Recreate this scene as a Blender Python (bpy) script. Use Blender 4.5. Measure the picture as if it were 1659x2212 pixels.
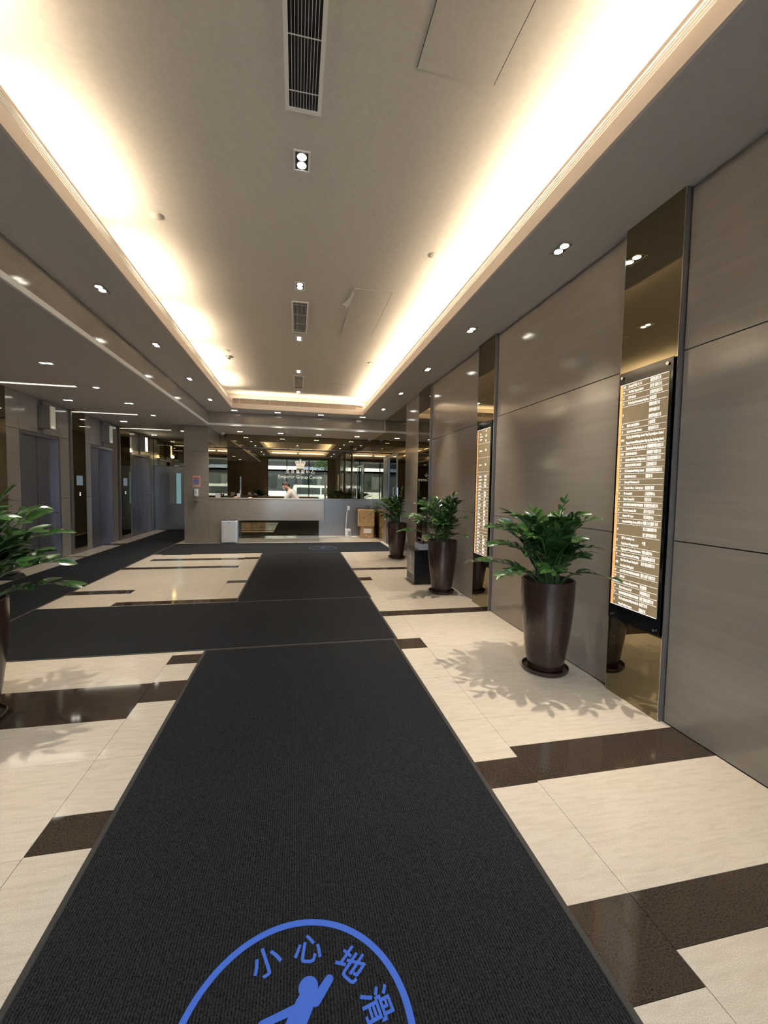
import bpy, bmesh, math, random
from mathutils import Vector, Matrix, Euler

for o in list(bpy.data.objects):
    bpy.data.objects.remove(o, do_unlink=True)
SC = bpy.context.scene
COL = SC.collection
PI = math.pi
random.seed(7)

# ------------------------------------------------------------------ camera
yaw, pit, rol, FPX, CAMH = 0.20784728, 0.0552380849, 0.0172218047, 895.758, 1.45
Rz = Matrix(((math.cos(yaw), -math.sin(yaw), 0), (math.sin(yaw), math.cos(yaw), 0), (0, 0, 1)))
Bm = Matrix(((1, 0, 0), (0, 0, -1), (0, 1, 0)))
Rx = Matrix(((1, 0, 0), (0, math.cos(pit), -math.sin(pit)), (0, math.sin(pit), math.cos(pit))))
Rr = Matrix(((math.cos(rol), -math.sin(rol), 0), (math.sin(rol), math.cos(rol), 0), (0, 0, 1)))
Mc = Rr @ Rx @ Bm @ Rz
cam = bpy.data.cameras.new('camera')
cam.sensor_fit = 'VERTICAL'; cam.sensor_height = 24.0; cam.sensor_width = 18.0
cam.lens = FPX / 2212 * 24.0
cam.clip_start = 0.05; cam.clip_end = 200
co = bpy.data.objects.new('camera', cam); COL.objects.link(co)
cols = (Mc[0], -Mc[1], -Mc[2])
co.matrix_world = Matrix(((cols[0][0], cols[1][0], cols[2][0], 0), (cols[0][1], cols[1][1], cols[2][1], 0),
                          (cols[0][2], cols[1][2], cols[2][2], CAMH), (0, 0, 0, 1)))
SC.camera = co

# ------------------------------------------------------------------ light levels and exposure
EXPO = 0.0
SKY = 14.0
SPOT = 116.0
COVE = 19.0
SC.view_settings.view_transform = 'Standard'
SC.view_settings.look = 'None'
SC.view_settings.gamma = 1.0
SC.view_settings.use_curve_mapping = False
SC.view_settings.exposure = EXPO
W = bpy.data.worlds.new('world'); SC.world = W; W.use_nodes = True
bg = W.node_tree.nodes['Background']
bg.inputs[0].default_value = (0.72, 0.84, 1.0, 1); bg.inputs[1].default_value = SKY

def area(name, loc, size, power, color, rot, portal=False, sy=None):
    l = bpy.data.lights.new(name, 'AREA'); l.shape = 'RECTANGLE'; l.size = size; l.size_y = sy or size
    l.energy = power; l.color = color
    o = bpy.data.objects.new(name, l); COL.objects.link(o); o.location = loc; o.rotation_euler = rot
    if portal: l.cycles.is_portal = True
    return o
# portal in the entrance opening: it only guides the sampling of the sky, it adds no light
area('entrance_portal', (0.08, -0.62, 1.6), 3.6, 1, (1, 1, 1), (PI / 2, 0, 0), True, 3.2)

area('side_door_portal', (2.48, 9.94, 1.18), .84, 1, (1, 1, 1), (0, PI / 2, 0), True, 2.15).rotation_euler = (PI / 2, 0, PI / 2)

# ------------------------------------------------------------------ materials
MATS = {}
def mat(name, col=(.5, .5, .5), rough=.5, metal=0., spec=.5, emit=None, estr=0., coat=0.):
    m = bpy.data.materials.new(name); m.use_nodes = True
    b = m.node_tree.nodes['Principled BSDF']
    b.inputs['Base Color'].default_value = (*col, 1)
    b.inputs['Roughness'].default_value = rough
    b.inputs['Metallic'].default_value = metal
    b.inputs['Specular IOR Level'].default_value = spec
    b.inputs['Coat Weight'].default_value = coat
    if emit:
        b.inputs['Emission Color'].default_value = (*emit, 1); b.inputs['Emission Strength'].default_value = estr
    MATS[name] = m
    return m
def noisy(name, c1, c2, scale, rough=.4, stretch=(1, 1, 1), metal=0., spec=.5, bump=0., bscale=None, detail=4,
          c3=None, s3=None, st3=(1, 1, 1), f3=.5, rot=(0, 0, 0), rvar=0., lo=.35, hi=.65):
    m = mat(name, c1, rough, metal, spec)
    nt = m.node_tree; N = nt.nodes; L = nt.links; b = N['Principled BSDF']
    tc = N.new('ShaderNodeTexCoord'); mp = N.new('ShaderNodeMapping'); mp.inputs['Scale'].default_value = stretch
    mp.inputs['Rotation'].default_value = rot
    L.new(tc.outputs['Object'], mp.inputs[0])
    no = N.new('ShaderNodeTexNoise'); no.inputs['Scale'].default_value = scale; no.inputs['Detail'].default_value = detail
    L.new(mp.outputs[0], no.inputs['Vector'])
    r = N.new('ShaderNodeValToRGB'); r.color_ramp.elements[0].color = (*c1, 1); r.color_ramp.elements[1].color = (*c2, 1)
    r.color_ramp.elements[0].position = lo; r.color_ramp.elements[1].position = hi
    L.new(no.outputs[0], r.inputs[0])
    out = r.outputs[0]
    if c3:
        mp3 = N.new('ShaderNodeMapping'); mp3.inputs['Scale'].default_value = st3; mp3.inputs['Rotation'].default_value = rot
        L.new(tc.outputs['Object'], mp3.inputs[0])
        n3 = N.new('ShaderNodeTexNoise'); n3.inputs['Scale'].default_value = s3; n3.inputs['Detail'].default_value = 5
        n3.inputs['Distortion'].default_value = .6
        L.new(mp3.outputs[0], n3.inputs['Vector'])
        r3 = N.new('ShaderNodeValToRGB'); r3.color_ramp.elements[0].position = .42; r3.color_ramp.elements[1].position = .68
        r3.color_ramp.elements[1].color = (f3, f3, f3, 1)
        L.new(n3.outputs[0], r3.inputs[0])
        mx = N.new('ShaderNodeMix'); mx.data_type = 'RGBA'; mx.inputs[7].default_value = (*c3, 1)
        L.new(r3.outputs[0], mx.inputs[0]); L.new(out, mx.inputs[6]); out = mx.outputs[2]
    L.new(out, b.inputs['Base Color'])
    if bump:
        bn = N.new('ShaderNodeTexNoise'); bn.inputs['Scale'].default_value = bscale or scale; L.new(mp.outputs[0], bn.inputs['Vector'])
        bp = N.new('ShaderNodeBump'); bp.inputs['Strength'].default_value = bump; bp.inputs['Distance'].default_value = .002
        L.new(bn.outputs[0], bp.inputs['Height']); L.new(bp.outputs[0], b.inputs['Normal'])
    return m

# polished sandstone cladding, fine grain plus long faint bedding streaks
noisy('stone', (.225, .192, .160), (.315, .275, .235), 260, .13, c3=(.35, .31, .265), s3=3.2, st3=(1, .5, 7), f3=.28, rot=(.12, 0, 0), spec=.55)
noisy('stone_floor', (.46, .395, .32), (.66, .585, .485), 300, .085, c3=(.42, .35, .27), s3=9, st3=(.8, 5, 1), f3=.42, rot=(0, 0, .35), spec=.5)
noisy('granite_dark', (.022, .015, .011), (.064, .046, .034), 170, .06, spec=.5, c3=(.05, .035, .025), s3=8, f3=.4)
mat('grout', (.10, .08, .06), .8)
noisy('ceiling_paint', (.50, .455, .40), (.535, .49, .435), 30, .85, spec=.2)
noisy('soffit_paint', (.47, .435, .40), (.50, .465, .43), 30, .8, spec=.25)
mat('lip_paint', (.66, .56, .48), .6, spec=.3)
mat('white_paint', (.72, .69, .64), .5)
mat('bronze_mirror', (.33, .28, .185), .008, 1.0)
mat('smoke_mirror', (.30, .255, .16), .006, 1.0)
noisy('brushed_steel', (.28, .275, .28), (.36, .355, .36), 60, .30, stretch=(1, 1, 60), metal=1.0)
noisy('brushed_steel_door', (.29, .28, .315), (.37, .36, .395), 50, .36, stretch=(60, 60, 1), metal=1.0)
mat('taupe_metal', (.29, .26, .25), .32, .75)
mat('chrome', (.75, .74, .72), .12, 1.0)
mat('dark_metal', (.03, .03, .032), .35, .6)
mat('black', (.008, .008, .009), .3)
mat('black_gloss', (.006, .006, .007), .08)
mat('black_matt', (.010, .010, .011), .8)
mat('white_trim', (.74, .72, .69), .35)
mat('white_plastic', (.72, .74, .80), .3)
mat('grey_plastic', (.32, .34, .36), .5)
mat('lamp_glow', (1, 1, 1), .5, emit=(1.0, .93, .80), estr=16)
mat('slot_glow', (1, 1, 1), .5, emit=(1.0, .95, .74), estr=2.3)
mat('sconce_dim', (.62, .60, .52), .5, emit=(1.0, .95, .75), estr=.06)
mat('sconce_lit', (1, 1, 1), .5, emit=(1.0, .93, .62), estr=2.2)
mat('tube_glow', (1, 1, 1), .5, emit=(1.0, .86, .62), estr=14)
mat('board_face', (.22, .17, .10), .4, emit=(.40, .29, .155), estr=.42)
mat('board_text', (.9, .88, .84), .5, emit=(1.0, .95, .86), estr=.85)
mat('board_orange', (.8, .4, .12), .5, emit=(1.0, .50, .20), estr=.75)
mat('board_digit', (.5, .2, .06), .5, emit=(.55, .22, .07), estr=.5)
mat('sign_gold', (.88, .82, .70), .35)
mat('sign_white', (.90, .89, .87), .4)
mat('blue_ink', (.06, .14, .55), .9, spec=.1)
mat('blue_ink_faint', (.05, .07, .13), .9, spec=.1)
mat('rubber', (.032, .030, .027), .55, spec=.3)
mat('soil', (.022, .015, .010), .95)
noisy('pot_brown', (.028, .013, .010), (.040, .020, .015), 40, .2, spec=.6, stretch=(1, 1, 8))
noisy('cardboard', (.36, .235, .12), (.43, .29, .155), 25, .85, spec=.2)
mat('cardboard_dark', (.27, .16, .07), .85)
mat('paper', (.75, .75, .74), .7)
mat('paper_grey', (.42, .45, .47), .7)
mat('pink_paper', (.62, .36, .30), .7)
mat('red_print', (.33, .05, .04), .7)
mat('blue_print', (.13, .16, .42), .7)
mat('teal_print', (.12, .24, .25), .7)
mat('skin', (.46, .27, .18), .55)
mat('hair_grey', (.035, .025, .019), .6)
mat('hair_black', (.012, .010, .010), .5)
mat('shirt_white', (.50, .46, .44), .8)
mat('shirt_dark', (.03, .03, .04), .8)
mat('mask_blue', (.42, .53, .64), .8)
mat('trousers', (.02, .02, .025), .8)
mat('door_glass_painted_glow', (.35, .6, .65), .2, emit=(.36, .72, .80), estr=.28)  # glow painted into the pane for the bright space seen through it
mat('asphalt', (.06, .06, .065), .9)
mat('pavement', (.25, .25, .25), .9)
mat('facade_light', (.045, .05, .06), .8)
mat('facade_white', (.86, .88, .90), .7)
mat('facade_dark', (.05, .06, .07), .3)
mat('shop_white', (.85, .88, .9), .6, emit=(.85, .93, 1), estr=9)
mat('shop_red', (.30, .36, .5), .6)
mat('van_paint', (.75, .77, .80), .3)
mat('tyre', (.02, .02, .02), .8)
mat('bark', (.10, .07, .05), .9)
mat('tree_leaf', (.04, .09, .02), .7)
mat('screen_grey', (.10, .12, .14), .3, emit=(.30, .36, .42), estr=.35)
mat('button_glow', (1, 1, 1), .4, emit=(1, .95, .85), estr=1.2)

def leafmat(name, c, c2):
    m = noisy(name, c, c2, 9, .24, spec=.6)
    return m
leafmat('leaf_green', (.013, .040, .009), (.042, .108, .020))
leafmat('leaf_young', (.045, .125, .022), (.075, .18, .035))
mat('stem_green', (.055, .10, .035), .45)

def carpet(name, c1, c2):
    m = mat(name, c1, .95, spec=.03)
    nt = m.node_tree; N = nt.nodes; L = nt.links; b = N['Principled BSDF']
    tc = N.new('ShaderNodeTexCoord')
    mp = N.new('ShaderNodeMapping'); mp.inputs['Scale'].default_value = (1, .6, 1); L.new(tc.outputs['Object'], mp.inputs[0])
    no = N.new('ShaderNodeTexNoise'); no.inputs['Scale'].default_value = 330; no.inputs['Detail'].default_value = 3; L.new(mp.outputs[0], no.inputs['Vector'])
    wv = N.new('ShaderNodeTexWave'); wv.wave_type = 'BANDS'; wv.bands_direction = 'X'; wv.inputs['Scale'].default_value = 34
    wv.inputs['Distortion'].default_value = .6; L.new(tc.outputs['Object'], wv.inputs['Vector'])
    ad = N.new('ShaderNodeMath'); ad.operation = 'MULTIPLY_ADD'; ad.inputs[1].default_value = .22
    L.new(wv.outputs['Fac'], ad.inputs[0]); L.new(no.outputs[0], ad.inputs[2])
    r = N.new('ShaderNodeValToRGB'); r.color_ramp.elements[0].position = .42; r.color_ramp.elements[1].position = .85
    r.color_ramp.elements[0].color = (*c1, 1); r.color_ramp.elements[1].color = (*c2, 1)
    L.new(ad.outputs[0], r.inputs[0]); L.new(r.outputs[0], b.inputs['Base Color'])
    bp = N.new('ShaderNodeBump'); bp.inputs['Strength'].default_value = .6; bp.inputs['Distance'].default_value = .004
    L.new(ad.outputs[0], bp.inputs['Height']); L.new(bp.outputs[0], b.inputs['Normal'])
    return m
carpet('carpet', (.0055, .0058, .0063), (.036, .037, .041))

def glass(name, tint, refl=.08):
    m = bpy.data.materials.new(name); m.use_nodes = True; nt = m.node_tree; N = nt.nodes; L = nt.links
    N.remove(N['Principled BSDF']); out = N['Material Output']
    t = N.new('ShaderNodeBsdfTransparent'); t.inputs[0].default_value = (*tint, 1)
    g = N.new('ShaderNodeBsdfGlossy'); g.inputs['Roughness'].default_value = .01
    f = N.new('ShaderNodeFresnel'); f.inputs[0].default_value = 1.5
    mx = N.new('ShaderNodeMixShader'); L.new(f.outputs[0], mx.inputs[0]); L.new(t.outputs[0], mx.inputs[1]); L.new(g.outputs[0], mx.inputs[2])
    L.new(mx.outputs[0], out.inputs[0]); MATS[name] = m
glass('glass', (.93, .97, .97))
glass('door_glass', (.72, .80, .84))

# ------------------------------------------------------------------ mesh helpers
def box(bm, x0, x1, y0, y1, z0, z1, bev=0.):
    if x0 > x1: x0, x1 = x1, x0
    if y0 > y1: y0, y1 = y1, y0
    if z0 > z1: z0, z1 = z1, z0
    v = [bm.verts.new((x, y, z)) for x in (x0, x1) for y in (y0, y1) for z in (z0, z1)]
    fs = [(0, 1, 3, 2), (4, 6, 7, 5), (0, 4, 5, 1), (2, 3, 7, 6), (0, 2, 6, 4), (1, 5, 7, 3)]
    ff = [bm.faces.new([v[i] for i in f]) for f in fs]
    if bev:
        es = list({e for f in ff for e in f.edges})
        bmesh.ops.bevel(bm, geom=es, offset=bev, segments=2, affect='EDGES', profile=.5)
    return v
def lathe(bm, prof, seg=32, c=(0, 0, 0), cap=True):
    rings = []
    for r, z in prof:
        rings.append([bm.verts.new((c[0] + r * math.cos(2 * PI * i / seg), c[1] + r * math.sin(2 * PI * i / seg), c[2] + z)) for i in range(seg)])
    for a, b in zip(rings, rings[1:]):
        for i in range(seg):
            bm.faces.new((a[i], a[(i + 1) % seg], b[(i + 1) % seg], b[i]))
    if cap:
        bm.faces.new(rings[0][::-1]); bm.faces.new(rings[-1])
def tube(bm, pts, rad, seg=8, cap=True):
    pts = [Vector(p) for p in pts]
    if not isinstance(rad, (list, tuple)): rad = [rad] * len(pts)
    rings = []
    for i, p in enumerate(pts):
        d = (pts[min(i + 1, len(pts) - 1)] - pts[max(i - 1, 0)]).normalized()
        up = Vector((0, 0, 1)) if abs(d.z) < .9 else Vector((1, 0, 0))
        a = d.cross(up).normalized(); b = a.cross(d).normalized()
        rings.append([bm.verts.new(p + (a * math.cos(2 * PI * k / seg) + b * math.sin(2 * PI * k / seg)) * rad[i]) for k in range(seg)])
    for a, b in zip(rings, rings[1:]):
        for k in range(seg):
            bm.faces.new((a[k], b[k], b[(k + 1) % seg], a[(k + 1) % seg]))
    if cap:
        bm.faces.new(rings[0]); bm.faces.new(rings[-1][::-1])
def prism(bm, pts, axis, a0, a1):
    """polygon pts (2D) extruded along axis ('x','y','z') from a0 to a1"""
    def P(p, a):
        return {'x': (a, p[0], p[1]), 'y': (p[0], a, p[1]), 'z': (p[0], p[1], a)}[axis]
    A = [bm.verts.new(P(p, a0)) for p in pts]; B = [bm.verts.new(P(p, a1)) for p in pts]
    bm.faces.new(A); bm.faces.new(B[::-1]); n = len(pts)
    for i in range(n):
        bm.faces.new((A[i], B[i], B[(i + 1) % n], A[(i + 1) % n]))
def ball(bm, c, r, sx=1, sy=1, sz=1, u=16, v=10):
    m = Matrix.Translation(c) @ Matrix.Diagonal((r * sx, r * sy, r * sz, 1))
    bmesh.ops.create_uvsphere(bm, u_segments=u, v_segments=v, radius=1, matrix=m)

def BM(): return bmesh.new()
def obj(name, bm, m, parent=None, smooth=False, **props):
    if isinstance(bm, bpy.types.Mesh): me = bm
    else:
        bmesh.ops.recalc_face_normals(bm, faces=bm.faces)
        me = bpy.data.meshes.new(name); bm.to_mesh(me); bm.free()
        for mm in (m if isinstance(m, (list, tuple)) else [m]): me.materials.append(MATS[mm])
        if smooth:
            for p in me.polygons: p.use_smooth = True
            try: me.set_sharp_from_angle(angle=math.radians(38))
            except Exception: pass
    o = bpy.data.objects.new(name, me); COL.objects.link(o)
    if parent: o.parent = parent
    for k, v in props.items(): o[k] = v
    return o
def bobj(name, b, m, parent=None, bev=0., **props):
    bm = BM()
    for q in (b if isinstance(b[0], (list, tuple)) else [b]): box(bm, *q, bev)
    return obj(name, bm, m, parent, **props)
def struct(name, b, m, parent=None):
    o = bobj(name, b, m, parent) if not isinstance(b, bmesh.types.BMesh) else obj(name, b, m, parent)
    if not parent: o['kind'] = 'structure'
    return o
def thing(name, label, cat, loc=(0, 0, 0), rotz=0., group=None):
    o = bpy.data.objects.new(name, None); COL.objects.link(o); o.empty_display_size = .1
    o.location = loc; o.rotation_euler = (0, 0, rotz); o['label'] = label; o['category'] = cat
    if group: o['group'] = group
    return o
def tag(o, label, cat, group=None):
    o['label'] = label; o['category'] = cat
    if group: o['group'] = group
    return o
def text_mesh(s, size, align='LEFT', res=1, ext=.0006, space=1.0, bold=0.):
    cu = bpy.data.curves.new('t', 'FONT'); cu.body = s; cu.size = size; cu.align_x = align; cu.resolution_u = res
    cu.extrude = ext; cu.space_character = space; cu.offset = bold
    to = bpy.data.objects.new('t', cu); COL.objects.link(to)
    dg = bpy.context.evaluated_depsgraph_get(); dg.update()
    me = bpy.data.meshes.new_from_object(to.evaluated_get(dg))
    bpy.data.objects.remove(to, do_unlink=True)
    return me
def join_texts(name, items, m, parent, frame, res=1, **props):
    """items: (string, size, align, x, y); frame: Matrix from text plane to the parent space"""
    bm = BM()
    for it in items:
        s, size, al, x, y, sx = it[:6]
        me = text_mesh(s, size, al, res)
        if len(it) > 6:
            wd = max((v.co.x for v in me.vertices), default=0) - min((v.co.x for v in me.vertices), default=0)
            if wd > 1e-4: sx = min(sx, it[6] / wd)
        me.transform(frame @ Matrix.Translation((x, y, 0)) @ Matrix.Diagonal((sx, 1, 1, 1)))
        bm.from_mesh(me); bpy.data.meshes.remove(me)
    me = bpy.data.meshes.new(name); bm.to_mesh(me); bm.free(); me.materials.clear(); me.materials.append(MATS[m])
    o = bpy.data.objects.new(name, me); COL.objects.link(o); o.parent = parent
    for k, v in props.items(): o[k] = v
    return o

# ------------------------------------------------------------------ dimensions
XR, XL = 2.296, -4.514          # right stone wall, lift wall
XF = -2.135                     # fascia between hall and lift lobby
ZH, ZL, ZU = 3.281, 2.955, 3.66 # hall soffit, low ceiling, raised ceiling
YB, YM, YE = 10.95, 12.70, -0.60  # back fascia, mirror wall, entrance wall
KU = (ZU - 1.45) / 2.11            # raised-ceiling fittings were measured for 3.56 m
CX0, CX1, CY0, CY1 = -1.49, 1.605, 0.60, 10.33  # cove opening
# ================================================================== STRUCTURE
# ---- floor with stone tiles
floor = struct('floor', (XL - .2, XR + .15, YE, 14.85, -.12, -.012), 'grout')
G = .0022
def tile(x0, x1, y0, y1, dark):
    bm = BM(); box(bm, x0 + G / 2, x1 - G / 2, y0 + G / 2, y1 - G / 2, -.011, 0)
    obj('tile', bm, 'granite_dark' if dark else 'stone_floor', floor)
def column(x0, x1, cuts, y0, y1, step=.6, anchor=None):
    """cuts: list of (ya, yb) dark tiles; light tiles fill the gaps on a 0.6 m step"""
    y = y0
    for a, b in sorted(cuts) + [(y1, y1)]:
        while y < a - 1e-4:
            n = min(a, y + step)
            if anchor is not None:
                k = math.floor((y - anchor) / step + 1.001); n = min(a, anchor + k * step)
            if n - y < 1e-3: break
            if a - n < .10: n = a
            tile(x0, x1, y, n, False); y = n
        if b > a: tile(x0, x1, a, b, True)
        y = b
column(1.19, XR - .002, [(-.45, -.25), (1.02, 1.21), (1.80, 2.08), (4.56, 4.75), (7.25, 7.45), (9.9, 10.05)], YE, YM, anchor=.58)
column(.08, 1.19, [(-.2, .05), (.92, 1.21), (1.79, 1.99), (3.58, 3.83), (4.56, 4.75), (6.42, 6.65), (7.25, 7.45), (12.08, 12.16)], YE, YM, anchor=.58)
column(-1.03, .08, [(.3, .5), (1.78, 1.98), (2.96, 3.26), (3.57, 3.76), (5.43, 5.60), (6.50, 6.68), (8.63, 8.87)], YE, YM, anchor=.57)
column(-2.17, -1.03, [(.7, .95), (2.77, 2.96), (2.9601, 3.25), (5.43, 5.60), (7.76, 7.95), (8.60, 8.82)], YE, YM, anchor=.57)
column(-2.75, -2.17, [(1.5, 1.7), (6.04, 6.25), (7.76, 7.95), (8.60, 8.82), (9.30, 9.47)], YE, 11.22, anchor=.4)
column(-3.28, -2.75, [(1.5, 1.7), (6.04, 6.25), (7.76, 7.95)], YE, 14.7, anchor=.4)
column(-4.12, -3.28, [(2.9, 3.1), (6.3, 6.5), (9.2, 9.32), (10.95, 11.28)], YE, 14.7, anchor=.5)
column(XL + .002, -4.12, [(2.9, 3.1), (6.3, 6.5), (9.22, 9.30), (10.95, 11.28)], YE, 14.7, anchor=.5)

# ---- ceiling: soffit ring, raised tray, trough, low ceiling
ceil = struct('ceiling', [(XF, CX0 - .02, YE, YB, ZH, ZH + .06), (CX1 + .02, XR + .02, YE, YB, ZH, ZH + .06),
                          (CX0 - .02, CX1 + .02, YE, CY0 - .02, ZH, ZH + .06), (CX0 - .02, CX1 + .02, CY1 + .02, YB, ZH, ZH + .06)], 'soffit_paint')
bobj('raised_tray', [(CX0 - .36, CX1 + .36, CY0 - .36, CY1 + .36, ZU, ZU + .05)], 'ceiling_paint', ceil)
bobj('trough', [(CX0 - .36, CX0 - .33, CY0 - .36, CY1 + .36, ZH + .06, ZU), (CX1 + .33, CX1 + .36, CY0 - .36, CY1 + .36, ZH + .06, ZU),
                (CX0 - .33, CX1 + .33, CY0 - .36, CY0 - .33, ZH + .06, ZU), (CX0 - .33, CX1 + .33, CY1 + .33, CY1 + .36, ZH + .06, ZU)], 'white_paint', ceil)
low = struct('ceiling', [(XL - .15, XF - .02, YE, 14.75, ZL, ZL + .06), (XF - .02, XR + .02, YB + .02, YM + .02, ZL, ZL + .06)], 'soffit_paint')
# lip around the tray: lower band, slot diffuser slats, top band
LT = 3.475
def lip_side(x0, x1, y0, y1, grille=False):
    bobj('lip_band', (x0, x1, y0, y1, ZH - .001, 3.388), 'lip_paint', ceil)
    if not grille:
        bobj('lip_band', (x0, x1, y0, y1, 3.450, LT), 'lip_paint', ceil)
        for k in range(3):
            z = 3.397 + k * .0165
            bobj('diffuser_slat', (x0, x1, y0, y1, z, z + .0085), 'white_trim', ceil)
lip_side(CX0 - .02, CX0, CY0 - .02, CY1 + .02)
lip_side(CX1, CX1 + .02, CY0 - .02, CY1 + .02)
lip_side(CX0, CX1, CY0 - .02, CY0)
lip_side(CX0, CX1, CY1, CY1 + .02, True)
# far linear grille standing on the lip
gr = thing('air_grille', 'long cream air grille across far end of raised ceiling', 'grille', (0, CY1, 3.388))
bobj('frame', [(CX0, CX1, 0, .03, 0, .010), (CX0, CX1, 0, .03, .118, .128), (CX0, CX0 + .015, 0, .03, .01, .118), (CX1 - .015, CX1, 0, .03, .01, .118)], 'lip_paint', gr)
for k in range(9):
    z = .020 + k * .0112
    bobj('slat', (CX0 + .016, CX1 - .016, .006, .022, z, z + .0042), 'lip_paint', gr)
for k in range(9):
    x = CX0 + .16 + k * .345
    bobj('divider', (x, x + .008, .0, .024, .01, .118), 'white_trim', gr)
bobj('backing', (CX0 + .016, CX1 - .016, .027, .029, .010, .118), 'cardboard', gr)
# fascias with metal trim
fl = struct('trim_1', (XF - .02, XF - .0125, YE, YB + .02, ZL + .052, ZH), 'grout')
n = 8
for k in range(n):
    a = YE + (YB - YE) * k / n; b = YE + (YB - YE) * (k + 1) / n + (.014 if k == n - 1 else 0)
    bobj('stone_panel', (XF - .0125, XF, a + .0015, b - .0015, ZL + .052, ZH), 'stone', fl)
bobj('metal_trim', (XF - .02, XF + .006, YE, YB - .006, ZL - .002, ZL + .05), 'chrome' if 0 else 'white_trim', fl)
fb = struct('trim_2', (XF - .0124, XR, YB + .0125, YB + .02, ZL + .052, ZH), 'grout')
for k in range(4):
    a = XF + (XR - XF) * k / 4; b = XF + (XR - XF) * (k + 1) / 4
    bobj('stone_panel', (a + .0015, b - .0015, YB, YB + .0125, ZL + .052, ZH), 'stone', fb)
bobj('metal_trim', (XF + .006, XR, YB - .006, YB + .02, ZL - .002, ZL + .05), 'white_trim', fb)

# ---- right wall
wr = struct('wall_right', [(XR + .026, XR + .14, YE, 9.52, -.1, 3.62), (XR + .026, XR + .14, 10.36, YM + .1, -.1, 3.62), (XR + .026, XR + .14, 9.52, 10.36, 2.25, 3.62), (XR + .026, XR + .14, 9.52, 10.36, -.1, .10)], 'grout')
ZJ = [0.001, 1.16, 2.32, ZH - .012]
def stone_run(parent, x0, x1, y0, y1, zs=ZJ, maxw=99):
    nseg = max(1, round((y1 - y0) / maxw))
    for k in range(nseg):
        a = y0 + (y1 - y0) * k / nseg; b = y0 + (y1 - y0) * (k + 1) / nseg
        for za, zb in zip(zs, zs[1:]):
            bm = BM(); box(bm, x0, x1, a + .001, b - .001, za + .003, zb - .003, .0012)
            obj('stone_panel', bm, 'stone', parent)
stone_run(wr, XR, XR + .025, YE, 2.14)
stone_run(wr, XR, XR + .025, 2.605, 4.55)
stone_run(wr, XR, XR + .025, 5.015, 6.955)
stone_run(wr, XR, XR + .025, 7.645, 8.735)
for (a, b) in ((2.145, 2.602), (4.555, 5.012), (6.96, 7.642)):
    bobj('mirror_casing', (XR - .036, XR + .025, a, b, 0.001, ZH - .001), 'taupe_metal', wr)
    bobj('edge_strip', [(XR - .041, XR - .0365, a, a + .004, .001, ZH - .001), (XR - .041, XR - .0365, b - .004, b, .001, ZH - .001)], 'chrome', wr)
    bobj('mirror_panel', (XR - .0405, XR - .0365, a + .0045, b - .0045, .001, ZH - .001), 'smoke_mirror', wr)
for (a, b, z0, z1) in ((8.738, 9.44, .001, 2.318), (8.738, 9.44, 2.322, ZH), (9.442, 10.95, 2.322, ZH), (10.952, 12.69, 2.322, ZL), (11.02, 12.69, .001, 2.318)):
    bobj('mirror_panel', (XR, XR + .012, a + .001, b - .001, z0, z1), 'smoke_mirror', wr)
# glazed steel door set in the right wall
dr = struct('door_5', [(XR - .012, XR + .02, 10.50, 11.01, .03, 2.31), (XR - .012, XR + .02, 9.45, 10.44, 2.25, 2.31), (XR - .012, XR + .02, 10.36, 10.44, .03, 2.25),
                       (XR - .012, XR + .02, 9.45, 9.52, .03, 2.25), (XR - .012, XR + .02, 9.52, 10.36, .03, .10)], 'brushed_steel')
bobj('shadow_gap', (XR + .004, XR + .02, 10.44, 10.50, .03, 2.31), 'black', dr)
bobj('door_glass', (XR + .003, XR + .008, 9.52, 10.36, .10, 2.25), 'door_glass', dr)
bobj('sill', (XR - .05, XR + .02, 9.42, 11.04, .001, .028), 'white_trim', dr)
bm = BM(); tube(bm, [(XR - .03, 9.60, .8), (XR - .06, 9.60, .8), (XR - .06, 9.60, 1.5), (XR - .03, 9.60, 1.5)], .012); obj('door_handle', bm, 'chrome', dr, True)

# ---- lift wall
wl = struct('wall_left', (XL - .16, XL - .13, YE, 14.8, -.1, 3.1), 'grout')
ZJL = [0.001, 1.16, 2.345, ZL - .006]
def lift_seg(y0, y1, **k): stone_run(wl, XL - .13, XL, y0, y1, ZJL, **k)
lift_seg(YE, 2.6, maxw=1.1); lift_seg(3.2, 5.0); lift_seg(5.55, 7.05)
lift_seg(7.645, 8.04); lift_seg(9.245, 9.58); lift_seg(10.145, 10.47); lift_seg(11.615, 11.90); lift_seg(12.60, 12.84); lift_seg(14.00, 14.32)
for (a, b) in ((2.6, 3.2), (5.0, 5.55), (7.05, 7.64), (9.62, 10.14), (11.97, 12.59)):
    bobj('mirror_casing', (XL - .13, XL + .045, a - .03, b, .001, ZL - .002), 'taupe_metal', wl)
    bobj('mirror_panel', (XL + .046, XL + .050, a + .004, b - .004, .06, ZL - .002), 'black_gloss' if 0 else 'smoke_mirror', wl)
bobj('steel_panel', (XL - .1, XL + .002, 14.325, 14.62, .001, ZL - .002), 'brushed_steel', wl)
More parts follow.
